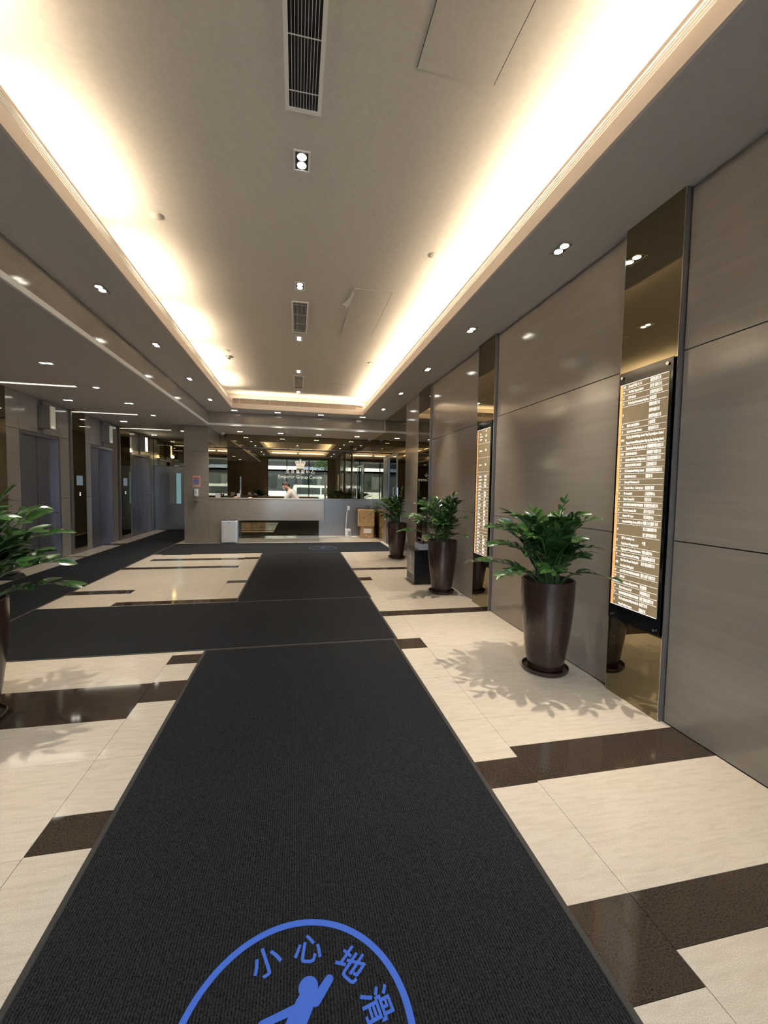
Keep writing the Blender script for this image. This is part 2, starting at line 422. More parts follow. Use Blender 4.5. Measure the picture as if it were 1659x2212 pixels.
def lift(idx, y0, y1):
    d = struct('door_%d' % idx, [(XL - .125, XL + .004, y0, y0 + .045, .001, 2.34), (XL - .125, XL + .004, y1 - .045, y1, .001, 2.34), (XL - .125, XL + .004, y0 + .045, y1 - .045, 2.285, 2.34)], 'brushed_steel_door')
    ym = (y0 + y1) / 2
    bobj('door_panel', (XL - .105, XL - .075, y0 + .045, ym - .007, .004, 2.285), 'brushed_steel_door', d)
    bobj('door_panel', (XL - .105, XL - .075, ym + .007, y1 - .045, .004, 2.285), 'brushed_steel_door', d)
    bobj('dark_gap_strip', (XL - .125, XL - .0745, ym - .007, ym + .007, .004, 2.285), 'black', d)  # black strip paints the shade in the gap between the two leaves
    bobj('sill', (XL - .125, XL - .02, y0 + .045, y1 - .045, -.01, .003), 'brushed_steel', d)
    for a, b in ((y0, ym - .085), (ym + .085, y1)):
        bobj('stone_panel', (XL - .13, XL, a + .001, b - .001, 2.348, ZL - .009), 'stone', wl)
    bobj('recess_panel', (XL - .13, XL - .03, ym - .083, ym + .083, 2.348, ZL - .009), 'taupe_metal', wl)
    return ym
L1 = lift(1, 8.04, 9.24); L2 = lift(2, 10.47, 11.61); L3 = lift(3, 12.845, 13.995)
# ---- wall closing the lift lobby: steel door with vision panel, bronze mirror above
we = struct('wall_end', (XL - .13, -2.77, 14.66, 14.8, -.1, 3.1), 'grout')
bobj('mirror_panel', (XL, -2.775, 14.650, 14.66, 2.08, ZL), 'smoke_mirror', we)
bobj('steel_panel', (XL, -4.34, 14.645, 14.66, .001, 2.07), 'brushed_steel', we)
d4 = struct('door_4', [(-4.335, -4.05, 14.640, 14.66, .012, 2.06), (-3.70, -2.78, 14.640, 14.66, .012, 2.06), (-4.05, -3.70, 14.640, 14.66, .012, .86), (-4.05, -3.70, 14.640, 14.66, 1.85, 2.06)], 'brushed_steel')
bobj('vision_glass', (-4.05, -3.84, 14.650, 14.658, .86, 1.85), 'grey_plastic', d4)
bobj('vision_glass', (-3.84, -3.70, 14.646, 14.658, .86, 1.85), 'door_glass_painted_glow', d4)
# ---- pier and reception alcove
pr = struct('wall_pier', (-2.755, -2.205, 11.26, 14.66, -.1, ZL), 'grout')
for za, zb in zip([.001, 1.16, 2.32], [1.16, 2.32, ZL - .003]):
    for (a, b) in ((-2.77, -2.19),):
        bm = BM(); box(bm, a, b, 11.24, 11.262, za + .002, zb - .002, .001); obj('stone_panel', bm, 'stone', pr)
    bm = BM(); box(bm, -2.77, -2.756, 11.263, 14.64, za + .002, zb - .002, .001); obj('stone_panel', bm, 'stone', pr)
bobj('stone_panel', (-2.204, -2.19, 11.263, YM, .001, 1.128), 'stone', pr)
bobj('stone_panel', (-2.204, -2.19, 11.263, YM, 2.57, ZL - .003), 'stone', pr)
bobj('mirror_panel', (-2.204, -2.19, 11.263, YM, 1.131, 2.567), 'bronze_mirror', pr)
wb = struct('wall_back', (-2.2, XR + .12, YM + .014, YM + .14, -.1, 3.1), 'grout')
for a, b in ((-2.19, .098), (.102, XR)):
    bobj('mirror_panel', (a, b, YM, YM + .012, 1.135, 2.545), 'bronze_mirror', wb)
    bobj('mirror_panel', (a, b, YM, YM + .012, 2.59, ZL - .012), 'bronze_mirror', wb)
bobj('groove', (-2.19, XR, YM + .004, YM + .012, 2.546, 2.584), 'black', wb)
bobj('metal_trim', (-2.19, XR, YM - .004, YM + .012, 2.584, 2.59), 'chrome', wb)
for a, b in ((-2.19, -.7), (-.697, .82), (.823, 1.42), (1.423, XR)):
    bobj('steel_panel', (a, b, YM - .002, YM + .012, .001, 1.131), 'brushed_steel', wb)

# ---- entrance wall behind the camera (seen in the mirrors) and its glazing
wf = struct('wall_front', [(XL - .15, -3.32, YE - .15, YE, -.1, 3.65), (-3.24, -1.74, YE - .15, YE, -.1, 3.65), (-3.32, -3.24, YE - .15, YE, 2.05, 3.65), (-3.32, -3.24, YE - .15, YE, -.1, .35),
                           (1.90, XR + .15, YE - .15, YE, -.1, 3.65), (-1.74, 1.90, YE - .15, YE, 3.20, 3.65)], 'stone')
wn = struct('window_1', [(-1.74, 1.90, YE - .1, YE - .02, 2.42, 2.54), (-1.74, -1.70, YE - .08, YE - .03, 0, 3.2), (1.86, 1.90, YE - .08, YE - .03, 0, 3.2), (-.62, -.57, YE - .08, YE - .03, 0, 3.2), (.70, .75, YE - .08, YE - .03, 0, 3.2), (-1.74, 1.90, YE - .08, YE - .03, 3.16, 3.2)], 'dark_metal')
for a, b in ((-1.70, -.62), (-.57, .70), (.75, 1.86)):
    bobj('pane', (a, b, YE - .058, YE - .050, 2.54, 3.16), 'glass', wn)
for a, b in ((-1.70, -.62), (-.57, .70), (.75, 1.86)):
    bobj('pane', (a, b, YE - .058, YE - .050, .02, 2.42), 'glass', wn)
wn2 = struct('window_2', [(-3.32, -3.24, YE - .06, YE - .05, .35, 2.05)], 'glass')
# ================================================================== LIGHT FITTINGS
def spot(parent, loc, power, color=(1, .90, .76), ang=68, blend=1.0, rad=.014):
    l = bpy.data.lights.new('spot', 'SPOT'); l.energy = power; l.color = color; l.spot_size = math.radians(ang); l.spot_blend = blend
    l.shadow_soft_size = rad
    o = bpy.data.objects.new('spot_light', l); COL.objects.link(o); o.parent = parent; o.location = loc
    return o
def downlight(x, y, z, label, group, twin=True, rot=0., w=.105, l=.175, power=SPOT, raised=False, tilt=0., ang=68):
    """recessed twin square downlight; the fitting hangs from z, long side along local Y"""
    t = thing('downlight', label, 'ceiling light', (x, y, z), rot, group)
    if twin:
        f = .012
        bobj('frame', [(-w / 2, w / 2, -l / 2, -l / 2 + f, -.006, -.0005), (-w / 2, w / 2, l / 2 - f, l / 2, -.006, -.0005), (-w / 2, -w / 2 + f, -l / 2 + f, l / 2 - f, -.006, -.0005), (w / 2 - f, w / 2, -l / 2 + f, l / 2 - f, -.006, -.0005)], 'chrome' if not raised else 'white_trim', t)
        bobj('housing', (-w / 2 + f, w / 2 - f, -l / 2 + f, l / 2 - f, -.003, -.0005), 'black', t)
        for s in (-1, 1):
            bm = BM(); lathe(bm, [(.030, -.0035), (.030, -.006), (.020, -.009), (.001, -.010)], 20, (0, s * .037, 0)); obj('lamp', bm, 'lamp_glow', t, True)
        s_ = spot(t, (0, 0, -.02), power, ang=ang); s_.rotation_euler = (0, tilt, 0)
    else:
        bm = BM(); lathe(bm, [(.055, -.0005), (.055, -.004), (.042, -.006), (.040, -.002)], 28, cap=False); obj('frame', bm, 'white_trim', t, True)
        bm = BM(); lathe(bm, [(.040, -.002), (.034, -.006), (.001, -.008)], 24); obj('lamp', bm, 'lamp_glow', t, True)
        spot(t, (0, 0, -.02), power)
    return t
ordi = ['nearest', 'second', 'third', 'fourth', 'fifth', 'sixth']
for i, y in enumerate((1.24, 2.89, 4.54, 6.15, 7.81, 9.45)):
    if i == 0: lb = 'recessed twin downlight in right soffit beside nearest stone wall panels, overhead'
    else: lb = 'recessed twin downlight between cove and right stone wall, %s along the row' % ['', 'first', 'second', 'third', 'fourth', 'fifth'][i]
    downlight(1.94, y, ZH, lb, 'downlights in the right soffit', power=SPOT * (3.0 if i in (1, 2) else 2.2), tilt=.15)
for i, y in enumerate((1.20, 2.85, 4.46, 6.03, 7.76, 9.48)):
    if i < 2: lb = ['recessed twin downlight in left soffit just overhead of camera', 'recessed twin downlight in left soffit above left potted plant'][i]
    else: lb = 'recessed twin downlight on left soffit, %s along the row in view' % ['first', 'second', 'third', 'fourth'][i - 2]
    downlight(-1.81, y, ZH, lb, 'downlights in the left soffit', power=SPOT * 2.0)
for i, y in enumerate((2.86, 4.56, 6.13, 7.83, 9.5)):
    lb = ['bright twin spotlight on raised ceiling beyond long air vent', 'twin spotlight on raised ceiling just before middle air vent',
          'twin spotlight on raised ceiling just beyond middle air vent', 'small bright twin spotlight just before farthest air vent', 'twin spotlight beyond farthest air vent, close to far grille'][i]
    downlight(.02 * KU, y * KU, ZU, lb, 'twin spotlights down middle of raised ceiling', raised=True, power=SPOT * .3, w=.11, l=.183)
for i, x in enumerate((-1.48, -.47, .58, 1.64)):
    downlight(x, 10.62, ZH, 'twin downlight between cove and stone fascia, %s from left' % ordi[i].replace('nearest', 'first'), 'downlights along far soffit', rot=PI / 2, power=SPOT * 1.4, w=.08, l=.16, ang=105)
for i, x in enumerate((-1.53, -.45, .60, 1.70)):
    downlight(x, 12.02, ZL, 'twin downlight over reception counter below stone fascia, %s from left' % ordi[i].replace('nearest', 'first'), 'downlights over the reception', rot=PI / 2, power=SPOT * .9, w=.08, l=.16, ang=120)
for i, (x, y, tw) in enumerate(((-3.08, 6.05, True), (-3.07, 7.35, False), (-3.05, 8.58, True), (-3.04, 9.88, False), (-4.04, 8.58, True), (-4.04, 11.04, True), (-3.10, 12.45, False), (-4.2, 13.7, True), (-3.08, 3.5, True), (-3.08, 1.2, True))):
    lb = ['twin downlight in lift lobby ceiling, nearest one in view', 'single round downlight right of nearest slot light', 'twin downlight in lift lobby ceiling near fascia, between slot lights',
          'single round downlight right of middle slot light', 'twin downlight near nearest lift doors, in front of second slot light', 'twin downlight before middle lift doors and farthest slot light',
          'round downlight beside the stone pier at far end of lobby', 'twin downlight near farthest lift doors', 'twin downlight in lift lobby ceiling left of camera', 'twin downlight in lift lobby ceiling beside entrance'][i]
    downlight(x, y, ZL, lb, 'downlights in lift lobby ceiling', twin=tw, rot=PI / 2, power=SPOT * .70, w=.085, l=.165)
# cove tubes: real fluorescent tubes lying in the trough, each with its own light
def cove(x, y, ln, rot, label, group, power, tilt, n=0):
    label = ['first', 'second', 'third', 'fourth', 'fifth', 'sixth', 'seventh'][n] + ' ' + label
    t = thing('cove_tube', label, 'light tube', (x, y, 3.412), rot, group)
    bobj('batten', (-.03, .03, -ln / 2, ln / 2, -.054, -.012), 'white_trim', t)
    bm = BM(); tube(bm, [(0, -ln / 2, .005), (0, ln / 2, .005)], .013, 10); obj('tube', bm, 'tube_glow', t, True)
    l = bpy.data.lights.new('cove_light', 'AREA'); l.shape = 'RECTANGLE'; l.size = .045; l.size_y = ln; l.energy = power; l.color = (1.0, .83, .60)
    o = bpy.data.objects.new('cove_light', l); COL.objects.link(o); o.parent = t; o.location = (0, 0, .030); o.rotation_euler = (PI, tilt, 0)
for k in range(6):
    y = 1.85 + k * 1.45
    cove(CX0 - .13, y, 1.02, 0, 'warm tube from the entrance in left cove trough', 'tubes in left cove', COVE * 1.15, 1.0, k)
for k in range(7):
    y = CY0 + .70 + k * 1.40
    cove(CX1 + .13, y, 1.33, 0, 'warm tube from the entrance in right cove trough', 'tubes in right cove', COVE * 1.15, -1.0, k)
for k in range(2):
    cove(-.72 + k * 1.55, CY1 + .17, 1.4, PI / 2, 'warm tube from left behind far air grille', 'tubes in far cove', COVE * .6, -.9, k)
    cove(-.72 + k * 1.55, CY0 - .13, 1.4, PI / 2, 'warm tube from left in near cove trough', 'tubes in near cove', COVE * .8, .9, k)
# slot lights across the lift lobby ceiling
for i, (y, x0) in enumerate(((7.35, -4.50), (9.88, -4.50), (12.32, -4.50), (4.6, -4.5))):
    t = thing('slot_light', ['nearest cream strip light across lift lobby ceiling', 'middle cream strip light across lift lobby ceiling, above nearest lift', 'farthest cream strip light across lift lobby ceiling, above middle lift', 'strip light across lift lobby ceiling left of camera'][i], 'ceiling light', (-3.93, y, ZL), 0, 'strip lights in the lift lobby')
    w = .57
    bobj('diffuser', (-w, w, -.045, .045, -.006, -.0005), 'slot_glow', t)
    bobj('frame', [(-w, w, -.058, -.046, -.008, -.0005), (-w, w, .046, .058, -.008, -.0005)], 'white_trim', t)
    l = bpy.data.lights.new('slot', 'AREA'); l.shape = 'RECTANGLE'; l.size = 1.1; l.size_y = .08; l.energy = 1.6; l.color = (1, .93, .78)
    o = bpy.data.objects.new('slot_light_source', l); COL.objects.link(o); o.parent = t; o.location = (0, 0, -.012)
# lift lanterns
for i, (ym, m) in enumerate(((L1, 'sconce_dim'), (L2, 'sconce_dim'), (L3, 'sconce_lit'))):
    t = thing('lift_lantern', ['unlit cream lantern box above nearest lift doors', 'unlit cream lantern box above middle lift doors', 'glowing yellow lantern box above farthest lift doors'][i], 'wall light', (XL, ym, 2.43), 0, 'lantern boxes above the lifts')
    bobj('housing', (-.028, .185, -.075, .075, .0, .40), 'taupe_metal', t, .003)
    bobj('lens', (.1855, .205, -.072, .072, .0, .40), m, t, .004)
    if i == 2:
        l = bpy.data.lights.new('lantern', 'POINT'); l.energy = 4; l.color = (1, .85, .55); l.shadow_soft_size = .05
        o = bpy.data.objects.new('lantern_light', l); COL.objects.link(o); o.parent = t; o.location = (.24, 0, .02)

# ================================================================== CEILING FITTINGS
def vent(y0, y1, label, crosses):
    t = thing('air_vent', label, 'vent', (.025 * KU, (y0 + y1) / 2 * KU, ZU), 0)
    h = (y1 - y0) / 2 * KU; w = .098 * KU; f = .022
    bobj('frame', [(-w, w, -h, -h + f, -.010, -.0005), (-w, w, h - f, h, -.010, -.0005), (-w, -w + f, -h + f, h - f, -.010, -.0005), (w - f, w, -h + f, h - f, -.010, -.0005)], 'white_paint', t)
    bobj('backing', (-w + f, w - f, -h + f, h - f, -.002, -.0005), 'black', t)
    for k in range(9):
        x = -w + f + (w - f) * 2 * (k + 1) / 10 - .0012
        bobj('slat', (x, x + .0024, -h + f, h - f, -.009, -.0025), 'white_paint', t)
    for c in crosses:
        bobj('cross_bar', (-w + f, w - f, (c - (y0 + y1) / 2) * KU - .002, (c - (y0 + y1) / 2) * KU + .002, -.0055, -.0022), 'white_paint', t)
vent(.92, 2.50, 'long black slotted air vent on raised ceiling nearest the camera', (1.3, 1.55, 1.83, 2.1, 2.38))
vent(4.93, 5.88, 'middle slotted air vent on raised ceiling, beside cracked hatch', (5.02, 5.3, 5.58, 5.8))
vent(8.12, 9.15, 'farthest slotted air vent on raised ceiling near end grille', (8.4, 8.7, 9.0))
def hatch(y0, y1, label, crack=False):
    t = thing('access_hatch', label, 'hatch', (.785 * KU, (y0 + y1) / 2 * KU, ZU), 0)
    h = (y1 - y0) / 2 * KU; w = .205 * KU
    bobj('shadow_gap', (-w - .004, w + .004, -h - .003, h + .003, -.0012, -.0004), 'black' if 0 else 'soffit_paint', t)
    bobj('panel', (-w, w - .001, -h, h, -.005, -.0013), 'ceiling_paint', t)
    bobj('seam', [(w, w + .004, -h, h, -.0022, -.0013), (-w - .0035, -w - .0005, h * .1, h, -.0022, -.0013)], 'dark_metal', t)
    if crack:
        bm = BM(); prism(bm, [(-w - .085, -h + .42), (-w - .05, -h + .36), (-w - .012, -h + .20), (-w - .003, -h + .02), (-w + .01, -h + .12), (-w + .004, -h + .40), (-w - .02, -h + .52), (-w - .05, -h + .45)], 'z', -.009, -.0014)
        obj('torn_paint', bm, 'white_paint', t)
    return t
hatch(.95, 2.12, 'large flush access hatch right of longest vent, nearest the camera')
hatch(4.47, 5.83, 'flush access hatch with torn paint right of middle vent', True)
hatch(8.55, 9.06, 'small flush access hatch right of farthest vent')
for i, (x, y) in enumerate(((-1.09, 3.68), (1.20, 3.69), (-1.08, 6.95), (1.20, 6.99), (-1.10, 9.48), (1.27, 9.52))):
    bm = BM(); lathe(bm, [(.048, -.0005), (.048, -.006), (.043, -.010), (.001, -.011)], 28)
    o = obj('cover_disc', bm, 'ceiling_paint', None, True); o.location = (x * KU, y * KU, ZU)
    tag(o, ['round flush sprinkler cover on left of raised ceiling, nearest', 'round flush sprinkler cover on right of raised ceiling, nearest', 'round sprinkler cover left of raised ceiling beside the smoke detector',
            'round sprinkler cover at right of raised ceiling, middle one', 'round sprinkler cover on left of raised ceiling near far grille', 'round sprinkler cover on right of raised ceiling near far grille'][i], 'ceiling cover', 'sprinkler covers on the raised ceiling')
sd = thing('smoke_detector', 'small chrome smoke detector hanging at left of raised ceiling', 'detector', (-1.09 * KU, 7.25 * KU, ZU))
bm = BM(); lathe(bm, [(.065, -.0005), (.063, -.008), (.03, -.014), (.001, -.014)], 28); obj('base', bm, 'taupe_metal', sd, True)
bm = BM(); lathe(bm, [(.028, -.014), (.030, -.035), (.018, -.045), (.001, -.046)], 20); obj('sensor', bm, 'chrome', sd, True)
for i, (x, y) in enumerate(((-2.05, 12.45), (2.12, 12.35))):
    t = thing('dome_camera', ['small white dome camera at left end of reception ceiling', 'small white dome camera at right end of reception ceiling'][i], 'camera', (x, y, ZL), 0, 'cameras over the reception')
    bm = BM(); lathe(bm, [(.055, -.0005), (.055, -.035), (.048, -.045), (.001, -.045)], 24); obj('base', bm, 'white_plastic', t, True)
    bm = BM(); lathe(bm, [(.038, -.0455), (.034, -.065), (.018, -.080), (.001, -.083)], 20); obj('dome', bm, 'grey_plastic', t, True)

# ================================================================== CARPETS
def rug(name, label, x0, x1, y0, y1, th=.008, group='charcoal carpet runners', edge=.022):
    t = thing(name, label, 'carpet', ((x0 + x1) / 2, (y0 + y1) / 2, 0), 0, group)
    w, h = (x1 - x0) / 2, (y1 - y0) / 2
    bm = BM(); box(bm, -w + edge, w - edge, -h + edge, h - edge, .001, th, .002); obj('pile', bm, 'carpet', t)
    bobj('border', [(-w, w, -h, -h + edge - .0005, .001, th * .55), (-w, w, h - edge + .0005, h, .001, th * .55), (-w, -w + edge - .0005, -h + edge, h - edge, .001, th * .55), (w - edge + .0005, w, -h + edge, h - edge, .001, th * .55)], 'rubber', t)
    return t
r1 = rug('carpet_runner', 'long charcoal carpet with blue round emblem running from the entrance', -.79, .935, YE + .1, 3.829, .008)
rug('carpet_runner', 'charcoal cross carpet lying sideways between two long runners', -2.925, .965, 3.831, 5.398, .010)
rug('carpet_runner', 'charcoal runner between cross carpet and reception mat', -.745, .985, 5.400, 9.383, .008)
r4 = rug('carpet_runner', 'wide charcoal mat before the reception counter with faint round emblem', -2.925, 2.235, 9.385, 11.06, .009)
rug('carpet_runner', 'long charcoal runner in front of the lift doors', -4.10, -2.93, 1.0, 14.60, .008)

GL = {'ring': None}
def disc2d(bm, cx, cy, r, z0, z1, seg=24): prism(bm, [(cx + r * math.cos(2 * PI * i / seg), cy + r * math.sin(2 * PI * i / seg)) for i in range(seg)], 'z', z0, z1)
def capsule2d(bm, a, b, ra, rb, z0, z1):
    a = Vector(a); b = Vector(b); d = (b - a).normalized(); ang = math.atan2(d.y, d.x); P = []
    for i in range(9): t = ang + PI / 2 + PI * i / 8; P.append((a.x + ra * math.cos(t), a.y + ra * math.sin(t)))
    for i in range(9): t = ang - PI / 2 + PI * i / 8; P.append((b.x + rb * math.cos(t), b.y + rb * math.sin(t)))
    prism(bm, P, 'z', z0, z1)
def emblem(parent, cx, cy, R, z, m, texts=True):
    bm = BM(); n = 96; r2 = R - .019 * R / .32
    vs = [[bm.verts.new((cx + r * math.cos(2 * PI * i / n), cy + r * math.sin(2 * PI * i / n), zz)) for i in range(n)] for r, zz in ((R, z), (R, z + .0012), (r2, z + .0012), (r2, z))]
    for a, b in zip(vs, vs[1:]):
        for i in range(n): bm.faces.new((a[i], a[(i + 1) % n], b[(i + 1) % n], b[i]))
    obj('emblem_ring', bm, m, parent)
    s = R / .32
    def F(x, y): return (cx + x * s, cy + y * s)
    bm = BM(); z1 = z + .0012
    disc2d(bm, *F(.040, .126), .0275 * s, z, z1)
    capsule2d(bm, F(.030, .090), F(-.035, -.02), .026 * s, .029 * s, z + .00002, z1 + .00002)
    capsule2d(bm, F(.036, .092), F(.062, .090), .012 * s, .012 * s, z + .00004, z1 + .00004)
    capsule2d(bm, F(.060, .090), F(.100, .134), .014 * s, .012 * s, z + .00006, z1 + .00006)
    capsule2d(bm, F(.018, .085), F(-.085, .065), .011 * s, .009 * s, z + .00008, z1 + .00008)
    capsule2d(bm, F(-.035, -.02), F(.075, -.055), .019 * s, .014 * s, z + .0001, z1 + .0001)
    capsule2d(bm, F(.075, -.055), F(.13, .0), .014 * s, .011 * s, z + .00012, z1 + .00012)
    capsule2d(bm, F(-.035, -.025), F(-.01, -.13), .018 * s, .013 * s, z + .00014, z1 + .00014)
    capsule2d(bm, F(-.01, -.13), F(.06, -.15), .013 * s, .010 * s, z + .00016, z1 + .00016)
    obj('emblem_figure', bm, m, parent)
    for ch, ang in (('小', 111), ('心', 79), ('地', 44), ('滑', 12)):
        me = text_mesh(ch, .088 * s, 'CENTER', 2, .0005, bold=.0012 if texts else 0)
        a = math.radians(ang)
        me.transform(Matrix.Translation((cx + .232 * s * math.cos(a), cy + .232 * s * math.sin(a), z + .0007)) @ Matrix.Rotation(a - PI / 2, 4, 'Z') @ Matrix.Translation((0, -.033 * s, 0)))
        me.materials.clear(); me.materials.append(MATS[m])
        o = bpy.data.objects.new('emblem_character', me); COL.objects.link(o); o.parent = parent
emblem(r1, 0 - r1.location.x, 1.01 - r1.location.y, .322, .0082, 'blue_ink')
emblem(r4, .62 - r4.location.x, 10.05 - r4.location.y, .33, .0092, 'blue_ink_faint', False)

# ================================================================== POTTED PLANTS
def leaf_mesh(nm, L, Wd, m, fold=.28, droop=.12):
    bm = BM(); rows = []
    n = 7
    for i in range(n + 1):
        t = i / n; w = Wd * (math.sin(PI * min(1, t ** .82)) ** .75) * .5 if 0 < t < 1 else 0
        y = L * t; z = -droop * L * t * t
        if w == 0: rows.append([bm.verts.new((0, y, z))])
        else: rows.append([bm.verts.new((-w, y, z + fold * w)), bm.verts.new((-w * .5, y, z + fold * w * .35)), bm.verts.new((0, y, z)), bm.verts.new((w * .5, y, z + fold * w * .35)), bm.verts.new((w, y, z + fold * w))])
    for a, b in zip(rows, rows[1:]):
        if len(a) == 1:
            for k in range(4): bm.faces.new((a[0], b[k + 1], b[k]))
        elif len(b) == 1:
            for k in range(4): bm.faces.new((a[k], a[k + 1], b[0]))
        else:
            for k in range(4): bm.faces.new((a[k], a[k + 1], b[k + 1], b[k]))
    me = bpy.data.meshes.new(nm); bm.to_mesh(me); bm.free(); me.materials.append(MATS[m])
    for p in me.polygons: p.use_smooth = True
    return me
LEAF = [leaf_mesh('leaf', .136, .064, 'leaf_green', .25, .18), leaf_mesh('leaf', .122, .064, 'leaf_green', .3, .3), leaf_mesh('leaf', .095, .045, 'leaf_young', .4, .05), leaf_mesh('leaf', .145, .058, 'leaf_green', .2, .1)]
POT = [(.120, .030), (.135, .034), (.150, .11), (.166, .22), (.182, .34), (.194, .46), (.202, .60), (.2055, .735), (.206, .745), (.202, .750), (.190, .748), (.186, .735), (.178, .60), (.172, .58)]
def bez(p0, p1, p2, t): return p0 * (1 - t) ** 2 + p1 * 2 * t * (1 - t) + p2 * t * t
def plant(x, y, label, stems, seed, group='potted plants along the hall', xmax=9, xmin=-9, nl=15):
    rnd = random.Random(seed)
    t = thing('potted_plant', label, 'plant', (x, y, 0), 0, group)
    bm = BM(); lathe(bm, POT, 48); obj('pot', bm, 'pot_brown', t, True)
    bm = BM(); lathe(bm, [(.125, .001), (.168, .003), (.180, .018), (.182, .038), (.174, .040), (.166, .022), (.120, .018)], 40); obj('saucer', bm, 'pot_brown', t, True)
    bm = BM(); lathe(bm, [(.176, .66), (.10, .675), (.001, .68)], 24); obj('soil', bm, 'soil', t, True)
    nleaf = 0; extra = BM()
    for (az, reach, h, young) in stems:
        a = math.radians(az)
        p0 = Vector((.09 * math.cos(a + .3) * rnd.uniform(.3, 1), .09 * math.sin(a + .3) * rnd.uniform(.3, 1), .66))
        if h > .2: h += .05
        tip = Vector((reach * math.cos(a), reach * math.sin(a), .70 + h))
        if x + tip.x > xmax: tip.x = xmax - x
        if x + tip.x < xmin: tip.x = xmin - x
        p1 = Vector((tip.x * .30, tip.y * .30, .70 + h * (.62 if reach < .3 else .85) + reach * .12))
        n = 10
        P = [bez(p0, p1, tip, i / n) for i in range(n + 1)]
        bm = BM(); tube(bm, P, [.0105 - .0078 * i / n for i in range(n + 1)], 7)
        st = obj('stem', bm, 'stem_green', t, True)
        ln = sum((P[i + 1] - P[i]).length for i in range(n))
        k = max(8, min(nl, int(ln / .046)))
        for j in range(k):
            tt = .37 + .63 * (j / (k - 1)) ** .92 if k > 1 else 1
            p = bez(p0, p1, tip, tt); q = bez(p0, p1, tip, min(1, tt + .02)); q0 = bez(p0, p1, tip, max(0, tt - .02))
            d = (q - q0).normalized()
            side = d.cross(Vector((0, 0, 1)));
            if side.length < .15: side = Vector((-math.sin(a), math.cos(a), 0))
            side.normalize(); up = side.cross(d).normalized()
            s = 1 if j % 2 else -1
            if j == k - 1: dirv = d
            else:
                open_ = 1.15 - .45 * (j / k)
                dirv = (d * math.cos(open_) + (side * s * .9 + up * rnd.uniform(.0, .45)) * math.sin(open_)).normalized()
            zz = (up - dirv * up.dot(dirv)).normalized()
            zz = (zz + side * rnd.uniform(-.9, .9) + Vector((-.15, -.75, .1)) * rnd.uniform(.2, 1.2)); zz = (zz - dirv * zz.dot(dirv)).normalized()
            xx = dirv.cross(zz).normalized()
            sc = (1.0 - .35 * abs(j / k - .45)) * rnd.uniform(.85, 1.12) * (.8 if young else 1)
            if j == k - 1: sc *= .8
            M = Matrix(((xx.x, dirv.x, zz.x, p.x), (xx.y, dirv.y, zz.y, p.y), (xx.z, dirv.z, zz.z, p.z), (0, 0, 0, 1))) @ Matrix.Scale(sc, 4)
            lp = (M @ Vector((0, .14, 0)))
            if x + lp.x > xmax + .055 or x + lp.x < xmin - .03: continue
            me = LEAF[2] if young else LEAF[rnd.choice((0, 0, 1, 3))]
            nleaf += 1
            if nleaf <= 298:
                o = bpy.data.objects.new('leaf', me); COL.objects.link(o); o.parent = st; o.matrix_local = M
            else:
                m2 = me.copy(); m2.transform(M); extra.from_mesh(m2); bpy.data.meshes.remove(m2)
    if len(extra.verts): obj('inner_leaves', extra, 'leaf_green', t, True, kind='stuff')
    else: extra.free()
    return t
# (azimuth, reach, height above the rim, young)
S1 = [(165, .62, .17, 0), (190, .52, .30, 0), (150, .45, .40, 0), (205, .58, .14, 0), (175, .33, .52, 0), (225, .42, .38, 0), (250, .30, .50, 0), (275, .16, .64, 1), (120, .38, .42, 0),
      (300, .34, .50, 0), (318, .50, .30, 0), (298, .58, .16, 0), (330, .32, .52, 0), (90, .26, .52, 0), (60, .34, .40, 0), (240, .50, .20, 0), (262, .44, .36, 0), (195, .22, .46, 0), (345, .26, .44, 0), (30, .2, .5, 0), (215, .36, .24, 0), (232, .22, .44, 0), (258, .26, .28, 0), (285, .30, .22, 0), (182, .42, .42, 0), (210, .28, .36, 0), (308, .24, .32, 0)]
plant(1.995, 2.975, 'nearest brown potted plant at right, before the big directory board', S1 + [(a * 37 % 360, .16 + .05 * (a % 5), .26 + .07 * (a % 4), 0) for a in range(12)], 11, xmax=2.14, nl=13)
S2 = [(180, .60, .18, 0), (160, .50, .32, 0), (200, .52, .36, 0), (150, .36, .50, 0), (215, .42, .44, 0), (240, .40, .30, 0), (260, .2, .60, 1), (280, .24, .62, 0), (300, .34, .56, 0), (310, .46, .34, 0), (120, .34, .50, 0),
      (90, .28, .56, 0), (270, .40, .22, 0), (230, .52, .14, 0), (330, .3, .58, 0), (60, .3, .5, 0), (190, .34, .24, 0), (250, .48, .26, 0), (290, .42, .16, 0), (205, .26, .56, 1)]
plant(2.02, 5.53, 'middle brown potted plant at right beside black umbrella bag stand', S2 + [(a * 47 % 360, .18 + .05 * (a % 5), .26 + .08 * (a % 4), 0) for a in range(8)], 23, xmax=2.17, nl=12)
S3 = [(180, .52, .22, 0), (165, .44, .38, 0), (200, .44, .44, 0), (150, .34, .46, 0), (220, .38, .50, 0), (240, .42, .36, 0), (250, .22, .52, 0), (320, .16, .76, 1), (290, .22, .50, 0), (300, .38, .40, 0), (120, .30, .46, 0), (90, .24, .5, 0),
      (270, .38, .24, 0), (230, .48, .16, 0), (330, .3, .44, 0), (60, .3, .4, 0), (190, .30, .2, 0), (255, .46, .30, 0)]
plant(2.08, 8.50, 'farthest brown potted plant beside the glazed steel door', S3 + [(a * 47 % 360, .18 + .05 * (a % 4), .26 + .08 * (a % 4), 0) for a in range(6)], 37, xmax=2.16, nl=12)
